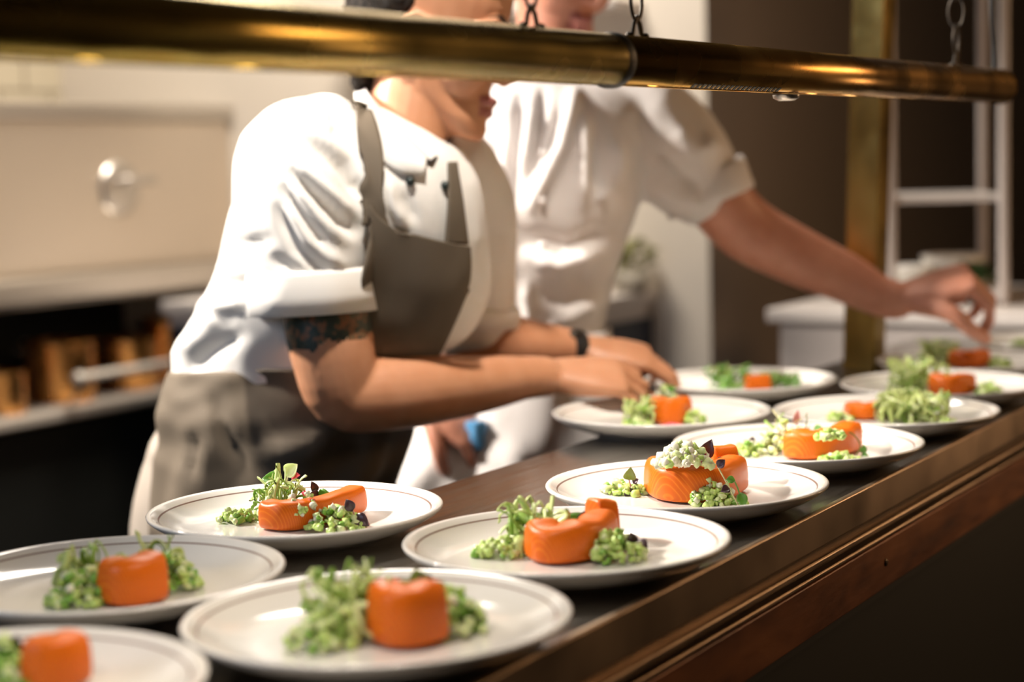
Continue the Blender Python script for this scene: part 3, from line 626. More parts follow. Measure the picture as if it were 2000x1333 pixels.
def face_hair(q, t):
    for e in (-1, 1):
        B().tube(catmull([q(.0845, .0205*e, .0000), q(.0895, .030*e, -.0015), q(.0845, .0405*e, .0005)], 5), .0012, 6).obj('eyelashes', M['hair'], t)
        B().tube(catmull([q(.0950, .0170*e, .0285), q(.0905, .036*e, .0350), q(.0740, .054*e, .0260)], 5), [.0012]+[.0026]*8+[.001]*2, 8).obj('eyebrow', M['hair'], t)
def hair(name, q, T, m, parent, s, top=.010, seed=1):
    rs = []
    for u, bk, fr, wd in [(-.092, -.074, -.052, .036), (-.070, -.086, -.045, .050), (-.050, -.096, -.030, .064), (-.02, -.104, -.014, .075), (.010, -.111, .016, .082), (.045, -.114, .040, .083), (.072, -.110, .094, .081), (.098, -.096, .094, .074), (.119, -.070, .066, .056), (.131, -.03, .028, .026)]:
        mm = (bk+fr)/2; a = (fr-bk)/2
        rs.append([q(mm + a*math.cos(t), wd*math.sin(t), u) for t in [2*math.pi*k/28 for k in range(28)]])
    b = B(); b.rings(rs); me = fuse(b, .004*s, 2); co, no = getco(me)
    dsp = np.array([.004*noise.noise(Vector(c)*90+Vector((seed, 0, 0))) + .003*noise.noise(Vector(c)*200) for c in co]); setco(me, co+no*dsp[:, None])
    return link(name, me, m, parent)
def hand(bag, wr, f, n, s, bend, thumb_to=None, scale=1.0, spread=.0, wr_r=.026):
    """wr wrist, f finger direction, n back-of-hand normal, s towards the thumb; bend = per finger three bends in degrees"""
    f = f.normalized(); n = (n-f*n.dot(f)).normalized(); s0 = f.cross(n); s = s0 if s0.dot(s) > 0 else -s0
    k = scale
    def q(a, b_, c): return wr + (f*a + s*b_ + n*c)*k
    rs = []
    for t, hw, th, up in ((-.02, .025, .019, 0), (0, .027, .018, 0), (.025, .034, .0175, 0), (.055, .040, .0155, .001), (.080, .0415, .0125, .001), (.092, .039, .010, 0)):
        rs.append([q(t, hw*math.copysign(abs(math.cos(a))**.8, math.cos(a)), up + th*math.copysign(abs(math.sin(a))**.8, math.sin(a))) for a in [2*math.pi*i/20 for i in range(20)]])
    bag.rings(rs)
    tips = []
    for i, (so, st, L, r0) in enumerate(((.0305, .084, .074, .0093), (.0105, .089, .082, .0095), (-.0105, .086, .076, .0090), (-.0300, .078, .060, .0080))):
        p = q(st-.012, so, 0); d = (f + s*spread*(1.5-i)).normalized(); nn = n.copy(); pts = [p, q(st, so, .001)]; rad = [r0*k, r0*1.05*k]
        for seg, (fr, an) in enumerate(zip((.45, .31, .24), bend[i])):
            rot = Matrix.Rotation(R(an), 3, d.cross(nn)*-1); d = rot @ d; nn = rot @ nn
            e = pts[-1]+d*L*fr*k; pts.append((pts[-1]+e)/2); pts.append(e); rr = r0*(1-.12*(seg+1)); rad += [rr*1.0*k, rr*1.04*k]
        rad[-1] *= .85; bag.tube(pts, rad, 10); tips.append(pts[-1])
    b0 = q(.018, .022, -.004)
    if thumb_to is None: thumb_to = q(.085, .052, -.022)
    elif thumb_to == 'index': thumb_to = tips[0] - n*.004*k + s*.010*k
    m1 = q(.052, .050, -.016); m2 = (m1+Vector(thumb_to))/2 + s*.008*k
    pts = catmull([b0, m1, m2, thumb_to], 4); m = len(pts); bag.tube(pts, [(.0135-.0055*i/(m-1))*k for i in range(m)], 10)
    return tips

def cook_leaning():
    base = V(-.30, 2.12, -CAMZ)
    t = thing('person', base, 'person leaning over the plates in white short-sleeved jacket and taupe apron, tattooed upper arm', 'person', 'cooks behind the counter')
    # torso rings, traced from neck to hips
    tr = dense([ring_lr((735, 205), (865, 275), 2.06, .060), ring_lr((662, 222), (895, 292), 2.06, .085), ring_lr((560, 262), (922, 330), 2.06, .125), ring_lr((480, 345), (940, 395), 2.06, .145), ring_lr((442, 440), (955, 490), 2.07, .150), ring_lr((424, 525), (955, 575), 2.08, .150),
                ring_lr((394, 590), (915, 655), 2.09, .148), ring_lr((345, 680), (850, 700), 2.11, .150), ring_lr((340, 745), (815, 760), 2.12, .155)], 4)
    hips = dense([ring_lr((358, 690), (842, 690), 2.11, .150), ring_lr((340, 735), (825, 735), 2.12, .156), ring_lr((330, 790), (800, 800), 2.12, .160), ring_lr((338, 860), (775, 880), 2.12, .158), ring_lr((330, 940), (745, 960), 2.12, .150), ring_lr((330, 1150), (735, 1150), 2.12, .145)], 4)
    # body: head, neck, arms, hands in one skin
    hc = P(838, 62, 2.08); fw = D(.95, -.16, -.27); up = D(.27, 0, .96)
    b = B(); q, T = head(b, hc, fw, up, 1.0)
    b.tube([P(782, 330, 2.06), P(797, 250, 2.065), P(810, 170, 2.075), P(822, 80, 2.08)], [.060, .055, .052, .05], 24)
    b.rings([ring_pts(r, off=-.03) for r in tr[6::3]])
    sh, el, wr = P(600, 330, 1.985), P(650, 762, 1.945), P(1068, 736, 2.12)
    pts = catmull([sh, P(628, 480, 1.965), P(640, 620, 1.95), P(652, 700, 1.945), P(672, 766, 1.95), P(735, 770, 1.965), P(815, 764, 1.99), P(930, 752, 2.05), P(1020, 739, 2.10), wr], 4)
    kr = [.056, .056, .054, .050, .045, .046, .0445, .037, .0285, .026]
    rad = [kr[min(i//4, 9)]*(1-(i % 4)/4)+kr[min(i//4+1, 9)]*((i % 4)/4) for i in range(len(pts))]
    b.tube(pts, rad, 24)
    hand(b, P(1078, 735, 2.125), D(.97, .12, -.06), D(.05, -.42, .92), D(-.2, .9, .3), ((28, 38, 20), (32, 38, 22), (34, 40, 22), (36, 42, 25)), 'index', 1.04, .03)
    # far arm
    fa = catmull([P(905, 340, 2.21), P(905, 470, 2.22), P(905, 600, 2.22), P(925, 660, 2.215), P(985, 672, 2.22), P(1060, 681, 2.24), P(1125, 684, 2.26)], 4); kr = [.05, .05, .047, .044, .043, .036, .027]
    b.tube(fa, [kr[min(i//4, 6)]*(1-(i % 4)/4)+kr[min(i//4+1, 6)]*((i % 4)/4) for i in range(len(fa))], 24)
    hand(b, P(1135, 684, 2.262), D(.95, .02, -.16), D(.12, -.25, .95), D(.0, -.9, -.3), ((22, 34, 22), (26, 36, 24), (30, 38, 26), (34, 40, 30)), 'index', 1.06, .03)
    me = fuse(b, .0032, 3); body = link('body', me, [M['skin'], M['tattoo'], M['lips']], t)
    cen = np.array([p.center for p in me.polygons]); pr = project(cen)
    a0, a1 = np.array(P(630, 560, 1.955)), np.array(P(648, 668, 1.947)); ab = a1-a0; tt = ((cen-a0)@ab)/(ab@ab); dist = np.linalg.norm(cen-a0-tt[:, None]*ab, axis=1)
    jag = np.array([.07*noise.noise(Vector(c)*60) for c in cen])
    mi = np.where((tt > -1) & (pr[:, 1]+200*jag < 690-.22*(pr[:, 0]-560)) & (dist < .085) & (tt < 1.3), 1, 0)
    for zz in (-.066, -.080):
        lc = np.array(q(.100, 0, zz)); rel = (cen-lc) @ np.array([fw.normalized(), T.col[1], T.col[2]]).T
        mi = np.where((np.abs(rel[:, 2]) < .0062) & (np.abs(rel[:, 1]) < .023) & (np.abs(rel[:, 0]) < .022), 2, mi)
    me.polygons.foreach_set('material_index', mi.astype(int)); me.update()
    hair('hair', q, T, M['hair'], t, 1.0)
    face_hair(q, t)
    # jacket
    j = B(); j.rings([ring_pts(r) for r in tr])
    sl = catmull([P(640, 262, 2.02), P(588, 315, 1.985), P(588, 390, 1.965), P(600, 470, 1.955), P(604, 505, 1.952), P(605, 528, 1.95)], 4)
    kr = [.055, .078, .081, .077, .073, .071]
    j.tube(sl, [(kr[min(i//4, 5)]*(1-(i % 4)/4)+kr[min(i//4+1, 5)]*((i % 4)/4),)*2 for i in range(len(sl))], 28)
    fs = catmull([P(880, 320, 2.16), P(905, 400, 2.20), P(912, 500, 2.21), P(916, 590, 2.215), P(918, 632, 2.215)], 4); kr = [.06, .070, .068, .064, .062]
    j.tube(fs, [kr[min(i//4, 4)]*(1-(i % 4)/4)+kr[min(i//4+1, 4)]*((i % 4)/4) for i in range(len(fs))], 24)
    jm = fuse(j, .0055, 5)
    folds(jm, [([(645, 222), (662, 245), (652, 265)], -.006, 8), ([(600, 274), (665, 326), (706, 385)], -.011, 11), ([(615, 262), (690, 318), (715, 370)], .006, 10), ([(575, 337), (627, 392), (690, 452)], -.012, 11), ([(570, 318), (640, 372), (700, 425)], .007, 11),
               ([(556, 370), (600, 440), (640, 490)], -.010, 11), ([(575, 365), (622, 425), (670, 470)], .007, 11), ([(545, 409), (580, 487), (650, 548)], -.009, 12), ([(560, 400), (610, 470), (675, 525)], .006, 12), ([(538, 505), (590, 535)], -.006, 10),
               ([(445, 470), (480, 480), (520, 470)], -.007, 12), ([(410, 560), (470, 555), (520, 575)], -.010, 15), ([(400, 600), (470, 592)], .010, 15), ([(350, 690), (390, 660), (430, 610)], .012, 18), ([(365, 730), (410, 690), (470, 655)], -.008, 14), ([(420, 500), (470, 520)], -.006, 10),
               ([(760, 350), (765, 400), (790, 440)], .007, 10), ([(790, 380), (810, 430)], -.005, 9), ([(915, 330), (930, 420), (935, 500)], .005, 14), ([(900, 560), (940, 590), (965, 600)], -.006, 10)], .003, 11, 1)
    link('jacket', jm, M['cloth'], t)
    bt = bvh(jm)
    # turned-up sleeve cuffs, hollow at the hem
    def cuff(cs, rads, px):
        rs = []
        ax = (cs[-1]-cs[0]).normalized(); a = (RIGHT-ax*RIGHT.dot(ax)).normalized(); c2 = ax.cross(a)
        for c, r in zip(cs, rads): rs.append([c + (a*math.cos(2*math.pi*k/44) + c2*math.sin(2*math.pi*k/44))*r*(1+.035*math.sin(3*2*math.pi*k/44+1)+.02*math.sin(7*2*math.pi*k/44)) for k in range(44)])
        bb = B(); bb.rings(rs, False); o = bb.obj('sleeve_cuff', M['cloth'], t); solid(o, .004, 0); return o
    cuff([P(604, 528, 1.951), P(605, 536, 1.951), P(607, 575, 1.951), P(609, 611, 1.95)], [.070, .0735, .0735, .0745], 0)
    cuff([P(918, 600, 2.215), P(918, 606, 2.215), P(918, 640, 2.215)], [.060, .0635, .064], 0)
    # stand collar
    up_ = [(833, 306, 1.965), (795, 268, 1.975), (752, 226, 1.995), (722, 188, 2.03), (716, 172, 2.08), (735, 166, 2.13), (790, 190, 2.15), (850, 238, 2.13), (880, 266, 2.07)]
    lo_ = [(828, 340, 1.945), (780, 334, 1.935), (738, 304, 1.945), (706, 238, 1.985), (694, 186, 2.06), (716, 172, 2.15), (795, 210, 2.18), (875, 272, 2.15), (905, 305, 2.07)]
    c1, c2 = catmull([P(*p) for p in up_], 6), catmull([P(*p) for p in lo_], 6)
    bb = B(); bb.rings([c2, [a.lerp(b_, .5)+(a-b_).cross(UP)*0 for a, b_ in zip(c2, c1)], c1], False, False); o = bb.obj('collar', M['cloth'], t); solid(o, .007, 0)
    pp = catmull([P(833, 312, 1.962), P(842, 318, 1.962), P(858, 300, 1.99), P(880, 270, 2.06)], 6); B().tube(pp, .0032, 8).obj('piping', M['pipe'], t)
    for x, y in ((800, 356), (867, 364)):
        p = hit(bt, x, y, .003); B().ball(p, (.0058, .0058, .0058), 12, 8).obj('button', M['button'], t)
    # apron: skirt round the hips, bib, straps
    n = 60; g = []
    for k in range(n+1):
        ph = R(-172 + (205*k/n)); top = 0 if k > 30 else (3.0-3.0*(k/30)); col = []
        for jx in range(26):
            tt_ = top + (18-top)*jx/25; r = blend(hips, tt_); flare = .004 + .010*(jx/25)
            col.append(ring_pts(r, off=flare + .006*math.sin(ph*9+jx*.12)*(jx/25) + .004*noise.noise(Vector((ph*3, jx*.25, 2))), ph=[ph])[0])
        g.append(col)
    bb = B(); bb.rings(g, False, False); me = bb.mesh('apron_skirt')
    folds(me, [([(420, 780), (440, 850), (470, 900)], -.010, 12), ([(540, 880), (600, 880), (650, 850)], .012, 22), ([(420, 690), (500, 740), (560, 760)], -.006, 20), ([(640, 900), (700, 870)], -.008, 16), ([(380, 850), (372, 930)], -.012, 10)], 0)
    o = link('apron_skirt', me, M['apron'], t); solid(o, .003, 0)
    patch('apron_bib', bt, [[(722, 400), (757, 436), (830, 462), (903, 480)], [(690, 560), (760, 560), (850, 570), (900, 560)], [(680, 660), (730, 670), (800, 690), (850, 680)], [(670, 735), (720, 740), (770, 745), (800, 740)]], M['apron'], t, 40, 16, .011, creases=[([(752, 450), (785, 560), (800, 690)], -.010, 14), ([(800, 470), (825, 570), (815, 690)], .009, 14), ([(885, 500), (850, 600), (815, 680)], .008, 12), ([(760, 440), (900, 485)], .003, 5)])
    patch('apron_strap', bt, [[(684, 198), (700, 196), (712, 200)], [(690, 225), (715, 222), (727, 222)], [(700, 300), (722, 300), (746, 300)], [(708, 360), (730, 362), (752, 364)], [(700, 440), (726, 442), (760, 444)]], M['apron'], t, 6, 8, .007)
    patch('apron_strap', bt, [[(868, 322), (876, 322), (884, 322)], [(868, 400), (880, 400), (896, 400)], [(862, 476), (884, 476), (906, 478)]], M['apron'], t, 6, 8, .007)
    # watch on the far wrist
    a, b2 = P(1106, 683, 2.252), P(1132, 684, 2.261); B().tube([a, a.lerp(b2, .3), a.lerp(b2, .7), b2], [.0285, .0295, .0295, .0285], 24, caps=False).obj('wristwatch', M['black'], t)
    p = P(1119, 655, 2.246); B().ball(p, (.015, .015, .007), 16, 8).obj('watch_face', M['iron'], t)
    # trousers and shoes
    l = B(); l.rings([ring_pts(r, off=-.012) for r in hips[:14:3]])
    for (x0, d0, x1, d1) in ((455, 2.145, 388, 2.145), (560, 2.20, 480, 2.24)):
        h0 = P(x0, 870, d0); k0 = P(x1, 1050, d1); an = Vector((k0.x, k0.y, .08)) + D(-.02, .03, 0); kn = Vector((k0.x, k0.y, .50))+D(-.015, 0, 0)
        l.tube(catmull([h0, k0, kn, an], 6), [.10]*3+[.098, .095, .092, .09, .085, .08, .075, .07, .065, .06, .06, .058, .057, .056, .055, .055], 24)
    tm = fuse(l, .008, 5); folds(tm, [([(300, 870), (330, 940)], .006, 14)], .004, 9, 4); link('trousers', tm, M['trouser'], t)
    for (x1, d1) in ((388, 2.145), (480, 2.24)):
        k0 = P(x1, 1050, d1); f0 = Vector((k0.x, k0.y, 0)) + D(-.02, .03, 0); dr = D(.8, -.5, 0).normalized(); s = B()
        s.tube([f0-dr*.05+UP*.045, f0+UP*.05, f0+dr*.10+UP*.042, f0+dr*.19+UP*.030], [(.038, .042), (.042, .048), (.045, .038), (.036, .026)], 18, flat=dr.cross(UP)); s.obj('shoe', M['black'], t)
    return t
cook_leaning()

def cook_behind():
    base = V(.03, 2.50, -CAMZ)
    t = thing('person', base, 'person standing behind in white jacket, reaching past the brass post to pinch garnish', 'person', 'cooks behind the counter')
    tr = dense([ring_lr((1015, 140), (1165, 140), 2.50, .065), ring_lr((960, 165), (1235, 165), 2.48, .090), ring_lr((915, 210), (1300, 215), 2.47, .112), ring_lr((905, 310), (1268, 310), 2.46, .125), ring_lr((908, 400), (1248, 400), 2.46, .128), ring_lr((915, 480), (1222, 480), 2.47, .125),
                ring_lr((922, 560), (1200, 560), 2.48, .122), ring_lr((925, 640), (1182, 640), 2.49, .122), ring_lr((915, 720), (1185, 720), 2.50, .126)], 4)
    ap = dense([ring_lr((918, 640), (1186, 640), 2.49, .126), ring_lr((905, 720), (1192, 720), 2.50, .130), ring_lr((860, 800), (1200, 800), 2.50, .142), ring_lr((770, 880), (1205, 880), 2.50, .155), ring_lr((735, 960), (1205, 960), 2.50, .160), ring_lr((725, 1200), (1205, 1200), 2.50, .160)], 4)
    hc = P(1085, -93, 2.46); fw = D(.60, -.66, -.42); up = D(.28, -.28, .92)
    b = B(); q, T = head(b, hc, fw, up, 1.0)
    b.tube([P(1090, 190, 2.50), P(1088, 110, 2.49), P(1082, 20, 2.48), P(1080, -60, 2.47)], [.066, .058, .056, .05], 24)
    b.rings([ring_pts(r, off=-.03) for r in tr[7::3]])
    arm = catmull([P(1285, 235, 2.46), P(1345, 320, 2.46), P(1405, 392, 2.47), P(1462, 450, 2.48), P(1560, 502, 2.48), P(1650, 543, 2.48), P(1715, 577, 2.47), P(1755, 588, 2.465)], 4); kr = [.055, .052, .050, .049, .044, .038, .031, .029]
    b.tube(arm, [kr[min(i//4, 7)]*(1-(i % 4)/4)+kr[min(i//4+1, 7)]*((i % 4)/4) for i in range(len(arm))], 24)
    hand(b, P(1762, 585, 2.465), D(.86, -.14, .26), D(-.2, -.30, .92), D(.1, -.92, -.30), ((62, 40, 24), (64, 44, 28), (68, 52, 36), (72, 58, 42)), 'index', 1.17, .02)
    arm = catmull([P(945, 240, 2.46), P(905, 380, 2.48), P(880, 520, 2.50), P(850, 610, 2.48), P(838, 700, 2.43), P(832, 775, 2.40)], 4); kr = [.055, .052, .047, .045, .036, .028]
    b.tube(arm, [kr[min(i//4, 5)]*(1-(i % 4)/4)+kr[min(i//4+1, 5)]*((i % 4)/4) for i in range(len(arm))], 24)
    hand(b, P(834, 785, 2.395), D(.80, -.12, -.60), D(.45, -.5, .7), D(.2, -.9, .2), ((40, 50, 30), (44, 54, 32), (48, 56, 34), (52, 58, 36)), 'index', 1.0, .0)
    me = fuse(b, .0036, 3); link('body', me, [M['skin2'], M['lips']], t)
    cen = np.array([p.center for p in me.polygons]); mi = np.zeros(len(cen), int)
    for zz in (-.066, -.080):
        lc = np.array(q(.100, 0, zz)); rel = (cen-lc) @ np.array([fw.normalized(), T.col[1], T.col[2]]).T
        mi = np.where((np.abs(rel[:, 2]) < .0062) & (np.abs(rel[:, 1]) < .023) & (np.abs(rel[:, 0]) < .022), 1, mi)
    me.polygons.foreach_set('material_index', mi); me.update()
    hair('hair', q, T, M['hair2'], t, 1.0, seed=5)
    face_hair(q, t)
    j = B(); j.rings([ring_pts(r) for r in tr])
    sl = catmull([P(1200, 215, 2.47), P(1262, 248, 2.46), P(1312, 300, 2.46), P(1348, 340, 2.465), P(1372, 368, 2.47)], 4); kr = [.075, .084, .082, .074, .064]
    j.tube(sl, [kr[min(i//4, 4)]*(1-(i % 4)/4)+kr[min(i//4+1, 4)]*((i % 4)/4) for i in range(len(sl))], 26)
    sl = catmull([P(985, 215, 2.47), P(940, 270, 2.47), P(915, 360, 2.48), P(900, 440, 2.49)], 4); kr = [.07, .078, .074, .070]
    j.tube(sl, [kr[min(i//4, 3)]*(1-(i % 4)/4)+kr[min(i//4+1, 3)]*((i % 4)/4) for i in range(len(sl))], 26)
    jm = fuse(j, .006, 5)
    folds(jm, [([(1122, 185), (1095, 290), (1040, 400)], .020, 14), ([(1142, 235), (1140, 320), (1138, 400)], .018, 13), ([(1018, 190), (1006, 300), (998, 400)], -.016, 9), ([(1062, 180), (1048, 280), (1030, 350)], -.014, 9), ([(980, 240), (972, 340)], -.010, 9), ([(1040, 220), (1025, 330)], .012, 8), ([(1100, 210), (1070, 300)], -.012, 11), ([(1205, 285), (1205, 350)], .016, 13), ([(1170, 380), (1175, 390)], .012, 14), ([(1165, 250), (1170, 380)], -.008, 14),
               ([(1040, 500), (1090, 515), (1160, 490)], .020, 16), ([(1030, 460), (1110, 485), (1190, 450)], -.012, 22), ([(1040, 590), (1100, 570), (1160, 540)], -.008, 18), ([(1050, 640), (1110, 620), (1170, 590)], .010, 16), ([(985, 300), (975, 450), (985, 600)], .012, 20), ([(1030, 560), (1035, 640)], .010, 12),
               ([(1390, 270), (1380, 300)], .012, 20), ([(1290, 290), (1330, 340), (1370, 370)], -.010, 18), ([(1270, 360), (1320, 385), (1370, 400)], .010, 16), ([(1320, 250), (1370, 310)], .008, 16)], .005, 9, 7)
    link('jacket', jm, M['cloth2'], t)
    bt = bvh(jm)
    up_ = [(1100, 165, 2.42), (1060, 158, 2.425), (1035, 140, 2.45), (1030, 125, 2.50), (1050, 112, 2.555), (1100, 110, 2.57), (1145, 118, 2.55), (1160, 135, 2.50), (1150, 152, 2.45), (1112, 165, 2.42)]
    lo_ = [(1098, 200, 2.40), (1050, 192, 2.405), (1018, 168, 2.44), (1010, 150, 2.50), (1035, 138, 2.575), (1100, 134, 2.59), (1165, 142, 2.575), (1185, 160, 2.50), (1165, 186, 2.43), (1114, 200, 2.40)]
    bb = B(); bb.rings([catmull([P(*p) for p in lo_], 5), catmull([P(*p) for p in up_], 5)], False, False); o = bb.obj('collar', M['cloth2'], t); solid(o, .005, 0)
    for x, y in ((1060, 300), (1058, 390), (1060, 480)):
        B().ball(hit(bt, x, y, .002), .006, 10, 7).obj('button', M['cloth2'], t)
    # turned sleeve hem
    ax = (P(1420, 450, 2.47)-P(1380, 350, 2.47)).normalized(); a = (FWD-ax*FWD.dot(ax)).normalized(); c2 = ax.cross(a); rs = []
    for s_, r in ((-.045, .066), (-.036, .0685), (-.01, .067), (.004, .067)): rs.append([P(1390, 390, 2.47) + ax*s_ + (a*math.cos(2*math.pi*k/40)+c2*math.sin(2*math.pi*k/40))*r*(1+.03*math.sin(6*math.pi*k/40)) for k in range(40)])
    bb = B(); bb.rings(rs, False); o = bb.obj('sleeve_cuff', M['cloth2'], t); solid(o, .004, 0)
    # long white apron
    n = 56; g = []
    for k in range(n+1):
        ph = R(-185+(190*k/n)); col = []
        for jx in range(24):
            r = blend(ap, 19.5*jx/23); col.append(ring_pts(r, off=.003+.006*math.sin(ph*8+.05*jx)*(jx/23)+.004*noise.noise(Vector((ph*3, jx*.2, 9))), ph=[ph])[0])
        g.append(col)
    bb = B(); bb.rings(g, False, False); me = bb.mesh('apron'); folds(me, [([(880, 840), (850, 900), (800, 960)], .012, 24), ([(930, 800), (920, 900)], -.010, 22), ([(1000, 880), (1010, 940)], .012, 20)], 0)
    o = link('apron', me, M['cloth2'], t); solid(o, .003, 0)
    l = B(); l.rings([ring_pts(r, off=-.012) for r in ap[:16:3]])
    for px in (990, 1120):
        h0 = P(px, 860, 2.5); l.tube(catmull([h0, Vector((h0.x, h0.y, .5)), Vector((h0.x, h0.y, .07))], 8), [.095, .094, .092, .09, .086, .082, .078, .074, .07, .068, .066, .064, .062, .06, .058, .057, .056], 22)
    tm = fuse(l, .01, 4); link('trousers', tm, M['black'], t)
    for px in (990, 1120):
        h0 = P(px, 860, 2.5); f0 = Vector((h0.x, h0.y, 0)); dr = D(.2, -1, 0).normalized(); s = B()
        s.tube([f0-dr*.05+UP*.045, f0+UP*.05, f0+dr*.10+UP*.042, f0+dr*.19+UP*.030], [(.038, .042), (.042, .048), (.045, .038), (.036, .026)], 18, flat=dr.cross(UP)); s.obj('shoe', M['black'], t)
    # blue cloth in the lowered hand
    c = P(930, 842, 2.37); bb = B(); g = []
    for i in range(9):
        g.append([c + RIGHT*(.013*math.cos(a)*(1-.03*i) + .003*math.sin(3*a+i)) + FWD*(.011*math.sin(a)) + UP*(.014-.005*i) for a in [2*math.pi*k/20 for k in range(20)]])
    bb.rings(g); o = bb.obj('kitchen_cloth', M['blue']); recentre(o, c-UP*.026); tag(o, 'small crumpled blue cloth held in the far cook\'s lowered hand', 'cloth')
cook_behind()

# ------------------------------------------------------------------ kitchen behind
def cooking_range():
    t = thing('steel_range', (2.6, 3.4, 0), 'stainless steel cooking unit along the back wall at left, with open pan shelf', 'kitchen unit')
    x0, x1 = 1.6, 3.885
    bev(B().box((x0, 3.02, .955), (x1, 3.73, 1.023)).obj('worktop', M['steel'], t), .012, 3)
    bev(B().box((x0, 3.135, 1.023), (x1, 3.73, 1.395)).obj('upper_panel', M['steel_panel'], t), .008, 3)
    bev(B().box((x0, 3.115, 1.395), (x1, 3.73, 1.435)).obj('top_flange', M['steel'], t), .006, 2)
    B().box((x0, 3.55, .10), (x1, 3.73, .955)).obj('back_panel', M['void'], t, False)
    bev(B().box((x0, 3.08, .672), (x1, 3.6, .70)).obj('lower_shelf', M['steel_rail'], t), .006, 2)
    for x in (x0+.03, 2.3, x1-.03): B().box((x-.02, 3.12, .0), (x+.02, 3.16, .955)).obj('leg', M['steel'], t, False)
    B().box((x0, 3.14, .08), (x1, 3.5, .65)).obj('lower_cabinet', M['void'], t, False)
    p0 = PZ(107, 737, .775); xa = p0.x; zr = .775; r = B(); r.tube([(xa, 3.035, zr), (x1-.01, 3.035, zr)], .0115, 14); r.ball((xa, 3.035, zr), .017, 14, 9); r.obj('guard_rail', M['steel_rail'], t)
    for x in (xa+.02, x1-.05): B().tube([(x, 3.035, zr), (x, 3.10, .69)], .005, 8).obj('rail_bracket', M['steel'], t)
    c = P(248, 352, 4.18); yb = 3.135
    k = B(); k.tube([(c.x-.045, yb-.05, c.z), (c.x+.055, yb-.05, c.z)], .013, 14)
    for e in (-.03, .04): k.tube([(c.x+e, yb+.002, c.z), (c.x+e, yb-.05, c.z)], .009, 12)
    k.obj('door_handle', M['steel'], t)
    k = B(); k.lathe((0, 0, 0), [(.0001, .012), (.055, .012), (.068, .006), (.072, 0)], 32); T = Matrix.Translation((c.x-.015, yb, c.z-.02)) @ Matrix.Rotation(R(90), 4, 'X'); k.v = [tuple(T @ Vector(v)) for v in k.v]
    k.obj('handle_plate', M['steel'], t)
cooking_range()
def pan(px, dd, rad, h, label, m):
    tq = (px-1000)/F; yy = 3.10+rad+dd; k = yy/(ca-tq*sa); c = Vector((k*(tq*ca+sa), yy, .7005))
    t = thing('saucepan', c, label, 'pan', 'copper pans on the open shelf')
    b = B(); b.lathe(c, [(.0001, 0), (rad*.92, 0), (rad, h*.1), (rad, h*.95), (rad+.006, h), (rad-.004, h), (rad-.006, h*.12), (.0001, h*.1)], 32); b.obj('pot', m, t)
    b = B(); b.tube([c+Vector((-rad, 0, h*.85)), c+Vector((-rad-.08, -.02, h*.95))], .007, 10); b.obj('handle', M['iron'], t)
pan(112, .02, .085, .15, 'tall shiny copper pan on the open shelf at the left', M['copper'])
pan(245, .04, .08, .13, 'copper pan second from the left on the open shelf', M['copper'])
pan(325, .05, .07, .17, 'copper pan nearest the leaning cook\'s back on the open shelf', M['copper'])
pan(0, .01, .05, .10, 'small copper pan at the very left of the open shelf', M['copper'])

def bench():
    t = thing('prep_bench', (3.64, 2.36, 0), 'white topped prep bench behind the standing cook, with dark navy end', 'bench')
    bev(B().box((3.36, 1.86, .915), (3.885, 2.95, .945)).obj('bench_top', M['lacq'], t), .004)
    B().box((3.37, 1.865, .12), (3.88, 2.93, .882)).obj('bench_body', M['navy'], t, False)
    B().box((3.38, 1.875, .882), (3.87, 2.94, .915)).obj('top_frame', M['lacq'], t, False)
    for x in (3.42, 3.83):
        for y in (1.92, 2.9): B().box((x-.02, y-.02, 0), (x+.02, y+.02, .13)).obj('leg', M['steel'], t, False)
bench()
def herb_pot(c, label, m, n, r, h, pot=M['terra'], ph=.07, pr=.05):
    t = thing('potted_herb', c, label, 'plant'); b = B(); b.lathe(c, [(.0001, 0), (pr*.75, 0), (pr, ph), (pr-.006, ph), (pr*.7, .008), (.0001, .008)], 24); b.obj('pot', pot, t)
    rnd = random.Random(n); b = B()
    for i in range(n):
        a = rnd.random()*6.28; q = rnd.random()*r; p = c+Vector((q*math.cos(a), q*math.sin(a), ph+rnd.random()*h)); leaf_mesh(b, p, Vector((math.cos(a), math.sin(a), rnd.uniform(-.3, .8))), UP, .03, .009)
    o = b.obj('foliage', m, t); solid(o, .0008); o['kind'] = 'stuff'
pc = PZ(1230, 572, .945); herb_pot(Vector((pc.x, pc.y, .9452)), 'small yellow-green potted herb on the white bench top', M['yherb'], 70, .06, .06, ph=.05)
o = bev(B().box((3.74, 1.88, 1.612), (3.888, 2.7, 1.632)).obj('wall_shelf', M['lacq']), .003); recentre(o, (3.8, 2.3, 1.612)); tag(o, 'thin pale wall shelf above the prep bench near the top edge', 'shelf')

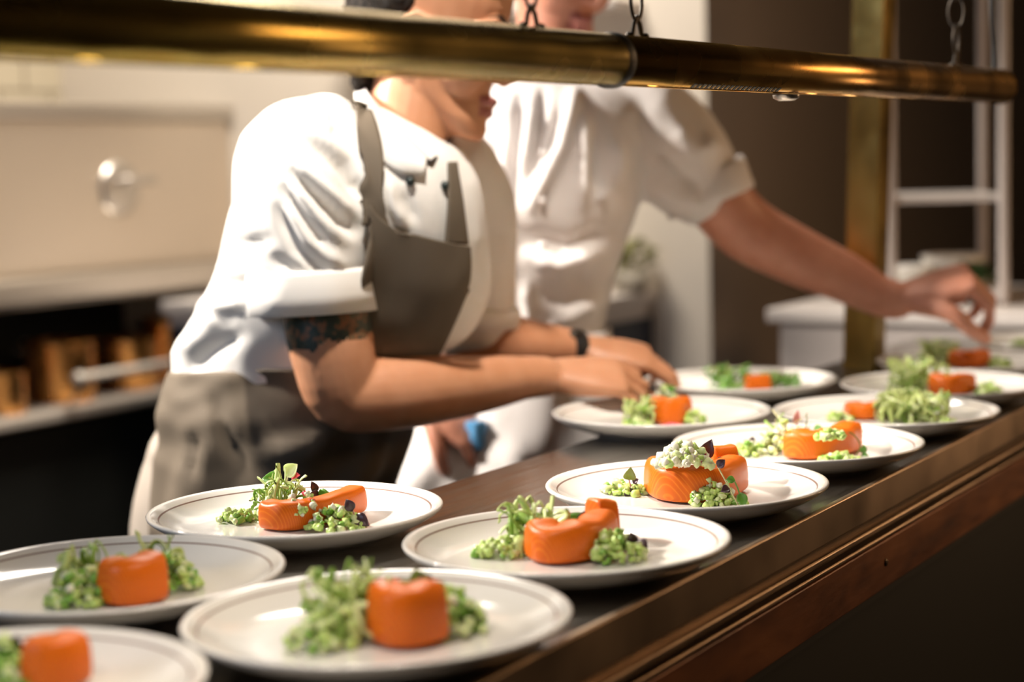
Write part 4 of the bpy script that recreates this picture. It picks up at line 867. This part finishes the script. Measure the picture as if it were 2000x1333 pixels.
def side_station():
    t = thing('side_station', (3.65, 1.11, 0), 'grey steel side cabinet with bright top beyond the brass post', 'cabinet')
    bev(B().box((3.30, .80, .93), (4.02, 1.34, .957)).obj('cabinet_top', M['lacq'], t), .004)
    bev(B().box((3.32, .82, .05), (4.0, 1.32, .93)).obj('cabinet_body', M['grey'], t), .006)
    B().box((3.34, .84, 0), (3.98, 1.30, .05)).obj('plinth', M['void'], t, False)
side_station()
def rack():
    FL, FR, BR, BL = V(.742, 3.20, 0), V(.955, 3.18, 0), V(1.027, 3.57, 0), V(.815, 3.59, 0)
    c = (FL+FR+BR+BL)/4; t = thing('shelf_rack', (c.x, c.y, .957), 'open upright metal rack with two shelves standing on the side cabinet', 'rack')
    for p in (FL, FR, BR, BL): B().tube([(p.x, p.y, .966), (p.x, p.y, 1.95)], .0105, 14).obj('upright', M['grey'], t)
    for z in (.972, 1.158, 1.62):
        b = B(); lo = [Vector((p.x, p.y, z)) for p in (FL, FR, BR, BL)]; b.add(lo+[p+UP*.013 for p in lo], [(0, 1, 2, 3), (7, 6, 5, 4), (0, 4, 5, 1), (1, 5, 6, 2), (2, 6, 7, 3), (3, 7, 4, 0)]); o = b.obj('shelf', M['lacq'], t); bev(o, .003)
    return c
rc = rack()
def bowl(px, d, z, r, h, label, name='bowl', cat='bowl'):
    p = P(px, 500, d); b = B(); b.lathe((p.x, p.y, z), [(.0001, .004), (r*.5, .004), (r*.85, h*.5), (r-.003, h), (r, h), (r*.9, h*.45), (r*.52, 0), (.0001, 0)], 36); o = b.obj(name, M['plate']); recentre(o, (p.x, p.y, z)); return tag(o, label, cat, 'bowls on the rack' if cat == 'bowl' else None), p
bowl(1838, 3.36, .9885, .118, .016, 'white serving plate under the bowls on the lower rack shelf', 'serving_plate', 'plate')
bowl(1862, 3.40, .9935, .066, .050, 'larger white bowl on the rack plate, beside the dark herbs')
bowl(1782, 3.35, .9935, .044, .034, 'smaller cream bowl left of the larger white bowl on the rack')
hp = P(1900, 540, 3.27); rnd = random.Random(5); b = B()
for i in range(110):
    a = rnd.random()*6.28; q = .035*math.sqrt(rnd.random()); leaf_mesh(b, Vector((hp.x+q*math.cos(a), hp.y+q*math.sin(a), .994+rnd.random()*.045*(1-q/.05))), Vector((math.cos(a), math.sin(a), rnd.uniform(-.2, .6))), UP, .022, .007)
o = b.obj('herb_bunch', M['herb']); solid(o, .0007); recentre(o, (hp.x, hp.y, .99)); tag(o, 'dark green herb bunch beside the larger bowl on the rack plate', 'herbs')
